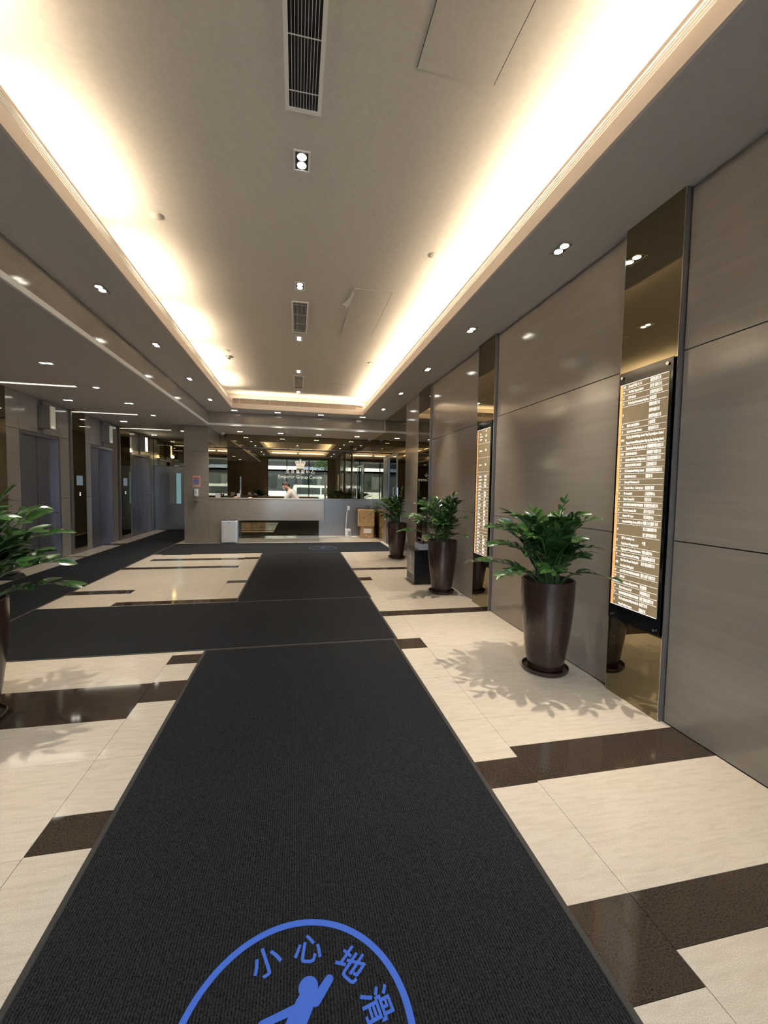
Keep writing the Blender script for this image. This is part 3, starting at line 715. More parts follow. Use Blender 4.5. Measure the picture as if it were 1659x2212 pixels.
S4 = [(0, .50, .22, 0), (12, .36, .54, 0), (345, .44, .42, 0), (330, .50, .26, 0), (30, .46, .38, 0), (50, .42, .5, 0), (70, .52, .22, 0), (20, .52, .10, 0), (310, .36, .46, 0), (90, .30, .52, 0), (120, .4, .4, 0), (180, .4, .4, 0), (210, .4, .3, 0),
      (240, .35, .5, 0), (280, .4, .35, 0), (0, .22, .62, 0), (355, .3, .33, 0), (150, .3, .56, 0), (40, .30, .26, 0)]
plant(-1.925, 2.87, 'brown potted plant cut by left edge of the picture', S4 + [(a * 47 % 360, .18 + .06 * (a % 4), .26 + .08 * (a % 4), 0) for a in range(10)], 51, nl=12)

# ================================================================== DIRECTORY BOARDS
U = .03875
def board(yc, w, label, rows, topz=2.205):
    """local frame: x = out of the wall (-X world side negative), y along the wall, z up; reader's right is -y"""
    t = thing('directory_board', label, 'sign', (XR - .0405, yc, .55), 0, 'lit tenant directories on the right wall')
    z0, z1 = 0, 1.74
    bm = BM(); box(bm, -.014, -.0075, -w / 2, w / 2, z0, z1, .001); obj('backing_panel', bm, 'black_gloss', t)
    fw = w / 2 - .022
    bz = .655 - .55; tz = topz - .55
    bm = BM(); box(bm, -.019, -.0142, -fw, fw, bz, tz); obj('light_panel', bm, 'board_face', t)
    bm = BM(); box(bm, -.0200, -.0191, fw - .024, fw - .001, bz + .004, tz - .004); obj('floor_strip', bm, 'board_orange', t)
    for yy in (-w / 2 + .035, w / 2 - .035):
        for zz in (.028, z1 - .035):
            bm = BM(); m4 = Matrix.Translation((-.018, yy, zz)) @ Matrix.Rotation(PI / 2, 4, 'Y')
            bmesh.ops.create_cone(bm, cap_ends=True, segments=20, radius1=.010, radius2=.008, depth=.012, matrix=m4); obj('standoff', bm, 'chrome', t, True)
    bobj('edge_line', [(-.0204, -.0191, -fw, fw, bz, bz + .004), (-.0204, -.0191, -fw, fw, tz - .004, tz)], 'board_text', t)
    # text frame: local text x -> -y, text y -> z, normal -> -x
    F = Matrix(((0, 0, -1, -.0203), (-1, 0, 0, 0), (0, 1, 0, 0), (0, 0, 0, 1)))
    z = tz; xl = -fw + .030; eng = []; chi = []; rules = []
    for h, no, el, cl, full in rows:
        hh = h * U
        n = max(len(el), 1)
        for i, e in enumerate(el):
            if e:
                zc = z - hh * (i + .5) / n - .009
                eng.append((e, .0250, 'LEFT', xl + .046, zc, .46, .17 if cl else .30))
        if no: eng.append((no, .0235, 'LEFT', xl, z - hh / 2 - .008, .5, .036))
        for i, c in enumerate(cl):
            zc = z - hh * (i + .5) / len(cl) - .0105
            chi.append((c, .027, 'LEFT', fw * .30, zc, .50, fw * .62))
        z -= hh
        if z > bz + .01: rules.append((-.0202, -.0191, -fw + .002, (fw if full else fw - .025), z - .0012, z + .0012))
    join_texts('lettering', eng, 'board_text', t, F)
    join_texts('lettering', chi, 'board_text', t, F)
    bobj('ruled_line', rules, 'board_text', t)
    num = [(n_, .018, 'CENTER', -fw + .0125, z_ - .55, .8) for n_, z_ in (('25', 2.10), ('23', 1.86), ('21', 1.62), ('20', 1.44), ('19', 1.30), ('17', 1.13), ('16', .95), ('15', .76))]
    join_texts('floor_number', num, 'board_digit', t, F)
    return t
R1 = [(1, '28/F', ['Jumpstyle Hldg. Co. Ltd'], ['駿業有限公司'], 0), (1, '09', ['Tsit Wick Campus Limited'], ['德 榮 有限公司'], 0), (1, '17', ['ASTA Limited'], ['亞施達有限公司'], 1), (1, '12', ['The Sun Central Communication Hong Kong'], ['新華通訊'], 0),
      (3, '11', [''], ['德榮有限公司', '景榮有限公司', '德寶榮有限公司'], 0), (1, '12', ['NEW LAND LIMITED'], ['大新置業'], 0), (1, '13', ['Sea Land Securities Limited'], ['海陸證券公司'], 0),
      (2, '20-21', ['Ping Ping Global Holdings Limited  Ping Ping Intelligence Limited', 'Kongwu Commercial Planning Limited  Ping Ping Data Technology Limited'], [], 1),
      (1, '17', ['China International Holding (Hong Kong) Co., Ltd'], ['中國國際控股有限公司'], 0), (1, '01-04', ['AIRVENUS LIMITED'], ['飛鳴環宇有限公司'], 0), (1, '12', ['Asymchem Global Group Holdings Limited'], ['亞信環球集團公司'], 0),
      (1, '16', ['ATLAS SECURITIES LIMITED'], ['亞證有限公司'], 1), (1, '10', ['ICG International Holdings Limited'], ['國際集團控股有限公司'], 0), (1, '12', ['DRAGON FACE LLC'], ['龍顏公司'], 0), (1, '11', ['Gateway PP Nominees, LLC'], [], 0),
      (1, '10', ['S. Laurent Sothern - Trade by Spot'], ['路易斯·珠寶'], 1), (1, '15', ['No Ground Ltd'], ['上海置地中心'], 0), (1, '04', ['Mason Treasury Ltd'], ['美信公司'], 0), (1, '11', ['CHIEF CAPITAL INVESTMENT HOLDINGS'], ['首都投資有限公司'], 0),
      (1, '16', ['Nascent Transaction Ltd'], ['新生交易公司'], 1), (1, '17', ['Emperor VIP Centre'], ['英皇貴賓中心'], 0), (1, '11', ['International Listings Services (HK) Ltd'], ['國際上市 服務 公司'], 0), (2, '08', [''], ['富士金融有限公司', '富士證券有限公司'], 0),
      (2, '15', ['SEFTC Consulting Corp', 'Ping Ip Project Management Ltd'], ['平葉'], 0), (1, '10', ['Ping Lung Hk 3 Solutions Distribution'], ['平龍·商業中心'], 1), (1, '17', ['Guidance International Consulting'], ['佳信國際有限公司'], 0),
      (2, '12/13', ['New Talent Pleasant Trading Ltd', 'New Talent Holdings Ltd'], ['新才貿易有限公司', ''], 0), (1, '11', ['MET TOSTY POPPY HONGKONG LIMITED'], ['萬達 香港 有限公司'], 0), (1, '13', ['SEAL Ltd'], [], 1),
      (1, '12', ['Emperor Finance Advance Services'], ['英皇財務'], 0), (1, '10', ['Market Information Ltd'], ['市場資訊公司'], 0), (1, '13', ['PKA SF SOCIETY DEVELOPMENT SERVICES & ACCESSORIES LTD'], ['百佳 發展有限公司'], 0),
      (2, '11', ['Wo Cheong Hong Music Building Materials Ltd', 'Hannal Trading Company'], ['和昌行公司', '漢納公司'], 0)]
board(2.375, .435, 'large lit bronze tenant directory board beside nearest potted plant', R1)
names = ['Emperor Group', 'Emperor Securities Ltd', 'Emperor Capital', 'Emperor Motors', 'Property Agency Ltd', 'Watch Company']
R2 = [(4.5, '', ['', 'Emperor', 'Emperor Finance', 'Emperor Ltd', ''], ['英皇', '英皇集', '英皇'], 1), (4.5, '', ['Emperor Group'], ['英皇集'], 1), (4.5, '', ['Emperor Ltd'], ['英皇集'], 1), (1, '', [''], [], 1),
      (3, '', ['Emperor Money', 'Emperor Asset Ltd', 'Emperor Bull'], ['英皇集團', '英皇集團', '英皇集'], 0)]
for i in range(22):
    R2.append((1, '', [['Emperor Capital', 'Emperor Ltd', 'Emperor', 'Holdings Ltd', 'Trading Co. Ltd', 'Securities'][i % 6]], ['' if i in (1, 14, 15) else ['英皇集團', '英皇', '集團公司'][i % 3]], i % 4 == 3))
board(4.765, .40, 'farther lit bronze tenant directory board beside middle potted plant', R2)
# ================================================================== RECEPTION COUNTER
ct = thing('reception_counter', 'long stone reception counter with mirrored recess below', 'counter', (-.74, 11.24, 0))
def L(x0, x1, y0, y1, z0, z1): return (x0 + .74, x1 + .74, y0 - 11.24, y1 - 11.24, z0, z1)
for a, b in ((-2.186, -1.22), (-1.218, -.26), (-.258, .706)):
    bobj('front_panel', L(a, b, 11.24, 11.262, .575, 1.132), 'stone', ct)
bobj('front_panel', L(-2.186, -1.47, 11.24, 11.262, .102, .573), 'stone', ct)
bobj('countertop', L(-2.186, .710, 11.232, 11.62, 1.1335, 1.156), 'stone_floor', ct, .002)
bobj('carcass', [L(-2.184, .700, 11.2625, 11.60, .578, 1.132), L(-2.184, -1.48, 11.2625, 11.60, .10, .577)], 'taupe_metal', ct)
bobj('plinth', L(-2.186, .60, 11.242, 11.60, .001, .10), 'stone', ct)
bobj('work_surface', L(-2.184, .66, 11.601, 11.78, .72, .75), 'taupe_metal', ct)
bobj('recess_mirror', L(-1.460, .598, 11.545, 11.555, .102, .574), 'bronze_mirror', ct)
bobj('recess_side', L(-1.469, -1.462, 11.265, 11.544, .102, .574), 'black', ct)
# things on the counter
t = thing('paper_stand', 'pale paper stand on left end of counter beside dark box', 'stand', (-2.00, 11.42, 1.1562))
bobj('card', (-.06, .06, -.003, .003, .001, .115), 'paper_grey', t); bobj('foot', (-.06, .06, -.03, .03, 0, .006), 'paper_grey', t)
t = thing('desk_box', 'small dark box on counter by left mirror corner', 'box', (-2.10, 11.46, 1.1562))
bobj('box_body', (-.022, .022, -.03, .03, .0, .045), 'black', t, .003); bobj('lid', (-.024, .024, -.032, .032, .0455, .055), 'dark_metal', t, .002)
t = thing('notice_holder', 'little upright notice holder with grey sheet left of the seated people', 'stand', (-1.49, 11.44, 1.1562))
bobj('sheet', (-.042, .042, -.003, .003, .012, .115), 'paper_grey', t); bobj('foot', (-.045, .045, -.025, .025, 0, .010), 'dark_metal', t)

# ================================================================== WALL SIGN
sg = thing('wall_sign', 'pale metal crown and company lettering fixed on bronze mirror', 'sign', (.10, YM - .002, 1.6))
S = 1
F = Matrix(((1, 0, 0, 0), (0, 0, -1, -.006), (0, 1, 0, 0), (0, 0, 0, 1)))
bm = BM()
def cy(P): prism(bm, P, 'y', -.014, -.001)
cy([(-.105, .42), (.105, .42), (.108, .455), (-.108, .455)])
cy([(-.100, .457), (.100, .457), (.155, .60), (.14, .635), (.105, .648), (.068, .635), (.045, .61), (.030, .64), (.012, .655), (-.012, .655), (-.03, .64), (-.045, .61), (-.068, .635), (-.105, .648), (-.14, .635), (-.155, .60)])
for i in range(1): pass
obj('crown', bm, 'sign_gold', sg)
bm = BM()
prism(bm, [(0, .656), (.026, .682), (0, .71), (-.026, .682)], 'y', -.014, -.001)
obj('crown_finial', bm, 'sign_gold', sg)
bm = BM()
for x in (-.098, -.035, .035, .098):
    prism(bm, [(x, .562), (x + .012, .590), (x, .612), (x - .012, .590)], 'y', -.0165, -.0142)
prism(bm, [(-.10, .483), (.10, .483), (.104, .492), (-.104, .492)], 'y', -.0165, -.0142)
ball(bm, (0, -.0155, .515), .009, 1, .3, 1, 10, 6)
obj('crown_opening', bm, 'black', sg)
join_texts('chinese_lettering', [('英 皇 集 團 中 心', .125, 'CENTER', 0, .275, .92)], 'sign_white', sg, F, 3)
join_texts('english_lettering', [('Emperor Group Centre', .135, 'CENTER', 0, .125, .98)], 'sign_white', sg, F, 3)

# ================================================================== PIER FITTINGS
t = thing('notice_sheet', 'pink bordered notice sheet taped on stone pier above the sanitiser', 'notice', (-2.475, 11.238, 1.42))
bobj('sheet', (-.095, .095, -.002, 0, 0, .28), 'pink_paper', t)
bobj('print_block', [(-.065, .07, -.0026, -.0021, .21, .235), (-.07, .0, -.0026, -.0021, .03, .04)], 'red_print', t)
bobj('print_picture', [(-.075, .055, -.0026, -.0021, .11, .20), (-.02, .06, -.0026, -.0021, .065, .105)], 'blue_print', t)
bobj('print_picture', [(-.075, -.025, -.0026, -.0021, .055, .105)], 'teal_print', t)
bobj('print_line', [(.058, .085, -.0026, -.0021, .19 - k * .022, .196 - k * .022) for k in range(5)], 'facade_dark', t)
t = thing('sanitiser_dispenser', 'white wall sanitiser dispenser on stone pier', 'dispenser', (-2.475, 11.238, 1.185))
bobj('body', (-.043, .043, -.10, 0, 0, .19), 'white_plastic', t, .018)
bobj('level_window', (-.007, .005, -.1015, -.0995, .08, .12), 'dark_metal', t)
bobj('nozzle', (-.03, .03, -.09, -.03, -.02, .002), 'grey_plastic', t, .004)
t = thing('drip_tray', 'small steel tray below the sanitiser on stone pier', 'tray', (-2.475, 11.238, 1.065))
bobj('tray', (-.05, .05, -.10, 0, 0, .008), 'chrome', t, .002); bobj('bracket', (-.02, .02, -.02, 0, -.02, -.0005), 'chrome', t)

# ================================================================== FLOOR-STANDING THINGS
t = thing('air_purifier', 'white upright air purifier against left end of the counter', 'purifier', (-1.675, 11.125, .0092))
bobj('body', (-.185, .185, -.10, .09, .01, .575), 'white_plastic', t, .018)
bobj('top_grille', (-.165, .165, -.085, .075, .576, .590), 'dark_metal', t, .003)
bobj('front_panel', (-.145, .145, -.106, -.1005, .04, .47), 'paper_grey' if 0 else 'white_trim', t, .002)
bobj('display', (-.006, .006, -.1025, -.1005, .50, .545), 'dark_metal', t)
bobj('foot', [(-.16, -.12, -.07, .06, 0, .0095), (.12, .16, -.07, .06, 0, .0095)], 'grey_plastic', t)

def carton(x, y, z, w, d, h, rz, label, flaps, extras):
    t = thing('cardboard_box', label, 'box', (x, y, z), rz, 'cardboard boxes by the steel wall')
    bm = BM(); box(bm, -w / 2, w / 2, -d / 2, d / 2, 0, h, .004); obj('box_body', bm, 'cardboard', t)
    bobj('tape', (-w / 2 + .005, w / 2 - .005, -.025, .025, h + .0003, h + .0012), 'cardboard_dark', t)
    if flaps:
        bm = BM(); prism(bm, [(-d / 2, h + .002), (-.03, h + .012), (-.03, h + .016), (-d / 2, h + .006)], 'x', -w / 2 + .01, w / 2 - .01); obj('flap', bm, 'cardboard', t)
        bm = BM(); prism(bm, [(d / 2, h + .002), (.03, h + .014), (.03, h + .018), (d / 2, h + .006)], 'x', -w / 2 + .01, w / 2 - .01); obj('flap', bm, 'cardboard', t)
    for nm, m, b in extras: bobj(nm, b, m, t)
    return t
carton(2.035, 12.10, .001, .37, .36, .345, -.06, 'lower cardboard box with white label, under the bigger box', False,
       [('paper_label', 'paper', (-.11, .12, -.1835, -.1805, .155, .285)), ('sticker', 'paper', (-.05, -.01, -.1835, -.1805, .08, .10)), ('sticker', 'pink_paper', (.03, .11, -.1835, -.1805, .025, .06))])
carton(2.005, 12.10, .349, .48, .40, .475, -.10, 'upper big cardboard box stacked by the steel wall', True,
       [('brown_print', 'cardboard_dark', [(-.20, -.17, -.2035, -.2005, .17, .38), (-.12, -.06, -.2035, -.2005, .24, .28), (.09, .15, -.2035, -.2005, .32, .38), (.10, .20, -.2035, -.2005, .25, .27), (0, .12, -.2035, -.2005, .14, .155)]), ('sticker', 'paper', (-.03, .015, -.2035, -.2005, .14, .17))])
t = thing('thermometer_stand', 'white slim pole stand with boxy base leaning beside cardboard boxes', 'stand', (1.50, 12.36, .001), 0)
bobj('base', (-.075, .085, -.10, .09, 0, .235), 'white_plastic', t, .012); bobj('base_grille', (.0, .075, -.1035, -.1005, .045, .175), 'grey_plastic', t)
bm = BM(); tube(bm, [(-.06, 0, .236), (-.035, 0, .60), (-.012, 0, .93)], .011, 10); obj('pole', bm, 'white_plastic', t, True)
bobj('head', (.0, .052, -.02, .02, .80, .92), 'white_plastic', t, .005)
t = thing('folded_papers', 'two thin white papers lying on floor between white stand and boxes', 'paper', (1.71, 12.42, .001))
bobj('sheet', (-.10, .07, -.05, .05, 0, .006), 'paper', t); bobj('sheet', (-.06, .11, -.13, -.07, 0, .005), 'paper', t)
for i, (x, y, lean, sz) in enumerate(((2.06, 12.50, .02, 1.0), (2.19, 12.52, -.03, .96))):
    t = thing('umbrella', ['folded black umbrella standing behind the cardboard boxes', 'folded black umbrella with hooked handle by right mirror corner'][i], 'umbrella', (x, y, .001), 0, 'umbrellas behind the boxes')
    bm = BM(); tube(bm, [(0, 0, .0), (lean * .1, 0, .08), (lean * .5, 0, .45), (lean * .8, 0, .78)], [.005, .02, .045, .016], 12); obj('canopy', bm, 'shirt_dark', t, True)
    z = .78; P = [(lean * .8, 0, z), (lean, 0, z + .12 * sz)] + [(lean + .03 - .03 * math.cos(a), 0, z + .12 * sz + .03 * math.sin(a)) for a in (.6, 1.2, 1.57, 2.1, 2.8, 3.14)] + [(lean + .06, 0, z + .10 * sz)]
    bm = BM(); tube(bm, P, .009, 8); obj('handle', bm, 'black', t, True)

# umbrella bag stand between the middle plant and the wall
t = thing('umbrella_bag_stand', 'black umbrella bag stand with steel warning plate behind middle potted plant', 'stand', (1.905, 6.24, 0))
bm = BM(); box(bm, -.145, .145, -.215, .215, .02, .515, .003); obj('body', bm, 'black', t)
bobj('foot', [(-.13, -.10, -.2, -.17, .001, .0195), (.10, .13, -.2, -.17, .001, .0195), (-.13, -.10, .17, .2, .001, .0195), (.10, .13, .17, .2, .001, .0195)], 'black', t)
bobj('top_plate', (-.15, .15, -.22, .22, .5155, .530), 'dark_metal', t, .002)
# steel plate on the face towards the hall (-X)
bobj('steel_plate', [(-.151, -.1455, -.205, .205, .145, .505), (-.151, -.1455, -.205, -.185, .03, .145), (-.151, -.1455, .185, .205, .03, .145), (-.151, -.1455, -.185, .185, .03, .045)], 'brushed_steel', t)
def tri(bm, s, z, x0, x1):
    prism(bm, [(-s, z - s * .7), (s, z - s * .7), (0, z + s)], 'x', x0, x1)
bm = BM()
for a, b in (((-.085, .33), (.085, .33)), ((.085, .33), (0, .48)), ((0, .48), (-.085, .33))):
    d = Vector((b[0] - a[0], b[1] - a[1])).normalized(); n_ = Vector((-d.y, d.x)) * .006
    prism(bm, [(a[0] + n_.x, a[1] + n_.y), (b[0] + n_.x, b[1] + n_.y), (b[0] - n_.x, b[1] - n_.y), (a[0] - n_.x, a[1] - n_.y)], 'x', -.1530, -.1512)
prism(bm, [(-.012, .345), (.014, .345), (.03, .39), (.006, .43), (-.02, .40)], 'x', -.1530, -.1512)
obj('warning_triangle', bm, 'white_paint', t)
F2 = Matrix(((0, 0, -1, -.1516), (-1, 0, 0, 0), (0, 1, 0, 0), (0, 0, 0, 1)))
join_texts('plate_lettering', [('小心', .065, 'CENTER', 0, .262, .9), ('地滑', .065, 'CENTER', 0, .20, .9), ('CAUTION', .038, 'CENTER', 0, .157, .9)], 'white_paint', t, F2)
bobj('bag_tray', [(-.07, .14, -.21, .05, .531, .545), (-.07, -.065, -.21, .05, .545, .62), (.135, .14, -.21, .05, .545, .62), (-.065, .135, -.21, -.205, .545, .62), (-.065, .135, .045, .05, .545, .62)], 'white_plastic', t)
bm = BM(); tube(bm, [(.0, -.19, .545), (.0, -.19, .665), (.0, .1, .69), (.0, .18, .60)], .010, 8); obj('bag_rail', bm, 'black', t, True)
bobj('bag_cover', (-.06, .13, -.15, .04, .622, .634), 'black', t, .003)
# dark low block by the lift lobby, half hidden by the left plant
t = thing('floor_block', 'low dark grey wedge block on the floor behind left potted plant', 'block', (-4.28, 7.30, .001))
bm = BM(); prism(bm, [(-.20, 0), (.17, 0), (.12, .055), (-.20, .075)], 'y', -.20, .10); obj('block_body', bm, 'dark_metal', t)
bobj('rubber_pad', (-.19, .10, -.19, .09, .0765, .082), 'rubber', t)
# call plates on the mirrored strips by the lifts
for i, y in enumerate((9.87, 12.24)):
    t = thing('call_plate', ['lift call buttons and grey screen on dark strip between first two lifts', 'lift call buttons and grey screen on dark strip before farthest lift'][i], 'control panel', (XL + .0505, y, 1.15), 0, 'call plates by the lifts')
    bobj('screen', (.0005, .006, -.13, .11, .27, .47), 'screen_grey', t)
    bobj('button', (.0005, .008, -.02, .01, .10, .118), 'button_glow', t); bobj('button', (.0005, .008, -.02, .01, .055, .08), 'button_glow', t)

# ================================================================== PEOPLE
def skinmesh(name, verts, edges, radii, m, parent, sub=2, root=0):
    me = bpy.data.meshes.new(name); me.from_pydata([tuple(v) for v in verts], edges, [])
    o = bpy.data.objects.new(name, me); COL.objects.link(o)
    o.modifiers.new('s', 'SKIN')
    sv = me.skin_vertices[0].data if me.skin_vertices else None
    if sv is None:
        bm = BM(); bm.from_mesh(me); lay = bm.verts.layers.skin.verify(); bm.to_mesh(me); bm.free(); sv = me.skin_vertices[0].data
    for i, r in enumerate(radii):
        sv[i].radius = r if isinstance(r, tuple) else (r, r); sv[i].use_root = (i == root)
    s = o.modifiers.new('u', 'SUBSURF'); s.levels = sub; s.render_levels = sub
    dg = bpy.context.evaluated_depsgraph_get(); dg.update()
    nm = bpy.data.meshes.new_from_object(o.evaluated_get(dg)); bpy.data.objects.remove(o, do_unlink=True)
    nm.materials.clear(); nm.materials.append(MATS[m])
    for p in nm.polygons: p.use_smooth = True
    q = bpy.data.objects.new(name, nm); COL.objects.link(q); q.parent = parent
    return q
def person(label, loc, J, shirt, hair, mask, rz=0.):
    """J: joints in local space, person faces -X. keys: pel, chest, neck, head, sh(±), el, wr, hip, knee, ank"""
    t = thing('person', label, 'person', loc, rz, None)
    V = []; E = []; R = []
    def add(p, r, par=None):
        V.append(Vector(p)); R.append(r); i = len(V) - 1
        if par is not None: E.append((par, i))
        return i
    pel, chest, neck, head = map(Vector, (J['pel'], J['chest'], J['neck'], J['head']))
    hd = Vector(J.get('hdir', (-.8, 0, -.5))).normalized()          # where the face looks
    hu = Vector((hd.z, 0, -hd.x)).normalized()
    if hu.z < 0: hu = -hu
    a = add(pel, (.15, .13)); m_ = add((pel + chest) / 2, (.125, .14), a); c = add(chest, (.13, .16), m_); n = add(neck, .058, c)
    n2 = add(neck + (head - neck) * .35, .055, n); h1 = add(head - hu * .045 + hd * .012, (.082, .078), n2); h2 = add(head + hu * .015, (.106, .092), h1); h3 = add(head + hu * .07 - hd * .008, (.086, .076), h2)
    nb = add(head - hu * .012 + hd * .098, .014, h2)
    for s in (-1, 1):
        sh = Vector(J['sh']); el = Vector(J['el']); wr = Vector(J['wr'])
        def Y(v): return Vector((v.x, v.y * s, v.z))
        i = add(Y(sh), .058, c); i = add(Y((sh + el) / 2), .046, i); i = add(Y(el), .040, i); i = add(Y(wr), .027, i)
        hand = (wr - el).normalized(); pm = add(Y(wr + hand * .06), (.034, .022), i)
        for k, (off, ln) in enumerate(((-.030, .062), (-.010, .075), (.010, .070), (.028, .055))):
            b = wr + hand * .085 + Vector((0, off, 0)); f = add(Y(b), .010, pm); f2 = add(Y(b + hand * ln * .55 + Vector((0, 0, -.008))), .009, f); add(Y(b + hand * ln + Vector((0, 0, -.025))), .007, f2)
        th = add(Y(wr + hand * .035 + Vector((-.01, -.04, 0))), .012, pm); add(Y(wr + hand * .075 + Vector((-.02, -.055, -.01))), .009, th)
        hp = Vector(J['hip']); kn = Vector(J['knee']); an = Vector(J['ank'])
        i = add(Y(hp), .085, a); i = add(Y(kn), .058, i); i = add(Y(an), .042, i); add(Y(an + Vector((-.16, 0, -.045))), (.035, .03), i)
    skinmesh('body', V, E, R, 'skin', t)
    # shirt
    V = []; E = []; R = []
    a = add(pel + (chest - pel) * .05, (.165, .15)); m_ = add((pel + chest) / 2, (.165, .175), a); c = add(chest, (.178, .200), m_); n = add(neck - (neck - chest) * .12, (.070, .070), c)
    for s in (-1, 1):
        sh = Vector(J['sh']); el = Vector(J['el']); wr = Vector(J['wr'])
        i = add((sh.x, sh.y * s, sh.z), .086, c); i = add((el.x, el.y * s, el.z), .060, i); q = el + (wr - el) * .85; add((q.x, q.y * s, q.z), .042, i)
    skinmesh('shirt', V, E, R, shirt, t)
    V = []; E = []; R = []
    a = add(pel, (.165, .148))
    for s in (-1, 1):
        hp = Vector(J['hip']); kn = Vector(J['knee']); an = Vector(J['ank'])
        i = add((hp.x, hp.y * s, hp.z), .098, a); i = add((kn.x, kn.y * s, kn.z), .072, i); add((an.x, an.y * s, an.z + .02), .058, i)
    skinmesh('trousers', V, E, R, 'trousers', t)
    # hair, ears, eyes, mask follow the head axes
    Mh = Matrix(((hd.x, 0, hu.x, head.x), (hd.y, 1, hu.y, head.y), (hd.z, 0, hu.z, head.z), (0, 0, 0, 1)))
    bm = BM(); bmesh.ops.create_uvsphere(bm, u_segments=24, v_segments=16, radius=1, matrix=Matrix.Diagonal((.100, .082, .104, 1)))
    kill = [v for v in bm.verts if (v.co.x > .038 and v.co.z < .060) or (v.co.z < .005 and v.co.x > -.030) or (v.co.z < -.045 and v.co.x > -.06) or v.co.z < -.078]
    bmesh.ops.delete(bm, geom=kill, context='VERTS'); bm.transform(Mh @ Matrix.Translation((-.010, 0, .012)))
    o = obj('hair', bm, hair, t, True); md = o.modifiers.new('t', 'SOLIDIFY'); md.thickness = .008
    for s in (-1, 1):
        bm = BM(); ball(bm, (0, 0, 0), .022, .6, .45, 1.3, 10, 8); bm.transform(Mh @ Matrix.Translation((.0, s * .080, -.012))); obj('ear', bm, 'skin', t, True)
        bm = BM(); ball(bm, (0, 0, 0), .010, .6, 1.2, .7, 10, 6); bm.transform(Mh @ Matrix.Translation((.086, s * .031, .012))); obj('eye', bm, 'black', t, True)
    if mask:
        bm = BM(); bmesh.ops.create_uvsphere(bm, u_segments=20, v_segments=12, radius=1, matrix=Matrix.Diagonal((.052, .072, .062, 1)))
        bmesh.ops.delete(bm, geom=[v for v in bm.verts if v.co.x < -.005], context='VERTS'); bm.transform(Mh @ Matrix.Translation((.066, 0, -.050)))
        o = obj('face_mask', bm, 'mask_blue', t, True); md = o.modifiers.new('t', 'SOLIDIFY'); md.thickness = .003
    else:
        bm = BM(); ball(bm, (0, 0, 0), .016, .4, 1.5, .35, 10, 6); bm.transform(Mh @ Matrix.Translation((.083, 0, -.055))); obj('mouth', bm, 'red_print', t, True)
    return t
person('person in white shirt and blue face mask bending forward behind the counter', (-.10, 12.16, 0),
       dict(pel=(.10, 0, .92), chest=(-.03, 0, 1.24), neck=(-.12, 0, 1.39), head=(-.215, 0, 1.49), hdir=(-.80, -.10, -.62), sh=(-.06, .17, 1.31), el=(-.22, .22, 1.06), wr=(-.40, .16, .92), hip=(.10, .09, .86), knee=(.06, .10, .48), ank=(.10, .10, .09)),
       'shirt_white', 'hair_grey', True, -.12)
for i, (x, y) in enumerate(((-1.68, 12.38), (-1.255, 11.98))):
    t = thing('stool', ['round dark stool under the left seated person behind the counter', 'round dark stool under the right seated person behind the counter'][i], 'stool', (x, y, 0), 0, 'stools behind the counter')
    bm = BM(); lathe(bm, [(.05, .30), (.13, .31), (.14, .33), (.13, .35), (.02, .355)], 24); obj('seat', bm, 'shirt_dark', t, True)
    bm = BM(); tube(bm, [(0, 0, .02), (0, 0, .295)], .02, 10); obj('column', bm, 'chrome', t, True)
    bm = BM(); lathe(bm, [(.15, .001), (.15, .010), (.03, .022)], 24); obj('base', bm, 'dark_metal', t, True)
    person(['black haired person seated at left behind counter, only hair and brow showing', 'black haired person seated nearer the middle behind counter, only hair and brow showing'][i], (x, y, 0),
           dict(pel=(.02, 0, .585), chest=(-.0, 0, .86), neck=(-.02, 0, 1.0), head=(-.045, 0, 1.115), hdir=(-.99, 0, .12), sh=(-.01, .13, .93), el=(-.06, .155, .70), wr=(-.16, .10, .66), hip=(.0, .08, .56), knee=(-.20, .08, .50), ank=(-.15, .08, .07)),
           'shirt_dark', 'hair_black', False, PI / 2)

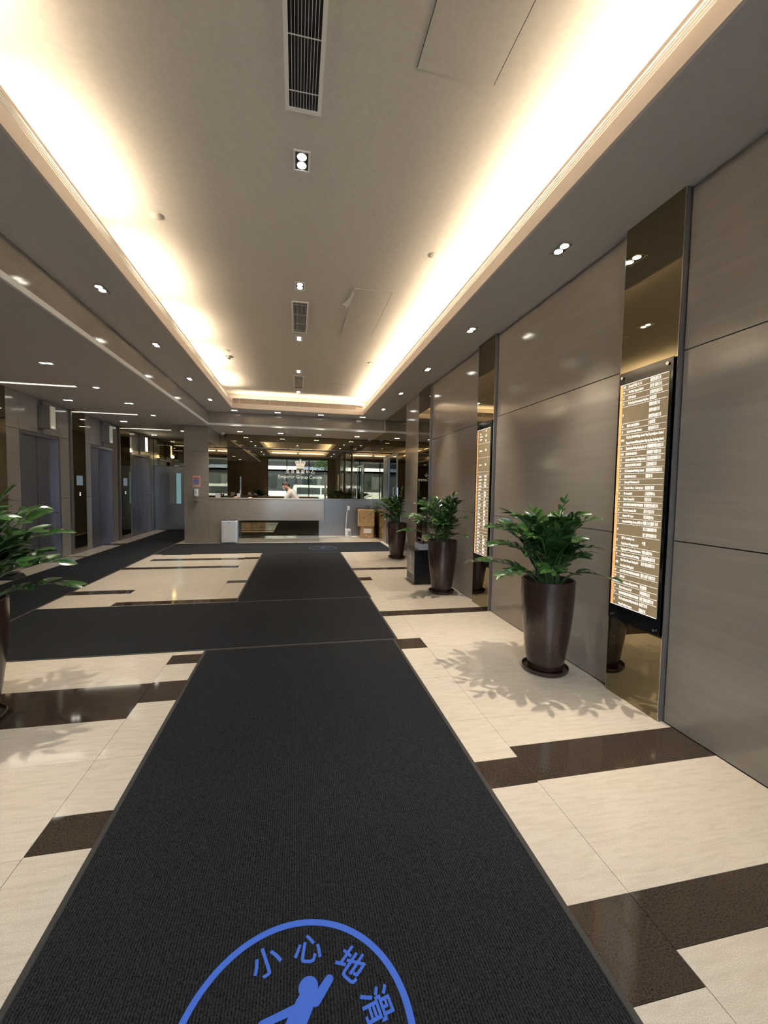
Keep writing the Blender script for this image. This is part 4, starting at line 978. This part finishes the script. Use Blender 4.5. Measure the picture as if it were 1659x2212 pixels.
# ================================================================== STREET BEYOND THE ENTRANCE (seen in the mirrors)
st = tag(bobj('pavement', (-14, 14, -4.2, YE - .16, -.25, -.10), 'pavement'), 'grey pavement outside the entrance', 'pavement'); st['kind'] = 'structure'
st = tag(bobj('pavement', (XR + .15, 7, 7, 13, -.25, -.10), 'pavement'), 'grey pavement outside the glazed side door', 'pavement'); st['kind'] = 'structure'
st = tag(bobj('road', (-30, 30, -13, -4.2, -.35, -.24), 'asphalt'), 'asphalt road outside the entrance', 'road'); st['kind'] = 'structure'
t = thing('shop_building', 'pale building with bright shopfronts across the street, mirrored behind the counter', 'building', (0, -13.2, -.24))
bobj('wall', [(-16, 16, -3, 0, 4.4, 6.4), (-16, 16, -3, -.6, 0, 4.4)], 'facade_light', t)
for k in range(8):
    x = -16 + k * 4
    f = bobj('pier', (x, x + .5, -.55, .0, 0, 4.4), 'facade_dark', t)
    w_ = bobj('shop_window', (x + .55, x + 3.95, -.58, -.5, .3, 2.9), 'facade_dark', t)
    bobj('pane', (x + .65, x + 2.2, -.495, -.48, .4, 2.8), 'glass', w_); bobj('display', (x + .8, x + 2.6, -.57 + .08, -.42, .5, 1.6), 'facade_light', w_)
    bobj('shop_fascia', (x + .55, x + 3.95, -.3, .02, 3.25, 3.6), 'shop_white' if k % 2 else 'shop_red', t)
    if k in (2, 4, 5): bobj('added_white_panel', (x + .6, x + 3.9, .005, .06, 4.5, 5.9), 'facade_white', t)  # white facade panels added to brighten the street's mirror image
    if k in (1, 3, 4, 6): bobj('added_white_display', (x + .7, x + 3.7, -.40, -.2, .1, 1.35), 'facade_white', t)  # low white blocks, likewise added to brighten the mirrored street
    bobj('awning_bar', (x + .55, x + 3.95, 0.0, .6, 4.0, 4.12), 'facade_dark', t)
t = thing('white_van', 'white van parked in the street, mirrored behind the counter', 'van', (1.9, -6.6, -.24))
bm = BM(); prism(bm, [(-2.2, .3), (2.0, .3), (2.2, .5), (2.2, .95), (1.55, 1.15), (1.15, 1.85), (-2.1, 1.9), (-2.2, 1.6)], 'y', -.85, .85); obj('body', bm, 'van_paint', t)
bobj('side_window', [(-1.9, -.2, .851, .857, 1.2, 1.7), (-.1, 1.1, .851, .857, 1.2, 1.7)], 'facade_dark', t)
for x in (-1.4, 1.4):
    for y in (-.8, .8):
        bm = BM(); bmesh.ops.create_cone(bm, cap_ends=True, segments=20, radius1=.31, radius2=.31, depth=.2, matrix=Matrix.Translation((x, y, .315)) @ Matrix.Rotation(PI / 2, 4, 'X')); obj('wheel', bm, 'tyre', t, True)
t = thing('street_tree', 'small street tree outside the entrance, mirrored behind the counter', 'tree', (1.9, -3.4, -.10))
bm = BM(); tube(bm, [(0, 0, 0), (.03, 0, 1.5), (-.05, .05, 2.6), (0, 0, 3.2)], [.08, .065, .045, .02], 10); obj('trunk', bm, 'bark', t, True)
bm = BM(); rnd = random.Random(4)
for k in range(900):
    d = Vector((rnd.gauss(0, 1), rnd.gauss(0, 1), rnd.gauss(0, 1))).normalized() * rnd.uniform(.35, 1); c = Vector((d.x * .9, d.y * .7, 3.3 + d.z * .65))
    u = Vector((rnd.uniform(-1, 1), rnd.uniform(-1, 1), rnd.uniform(-1, 1))).normalized() * .07; v = u.orthogonal().normalized() * .035
    f = [bm.verts.new(c + q) for q in (u, v, -u, -v)]; bm.faces.new(f)
obj('crown', bm, 'tree_leaf', t, kind='stuff')
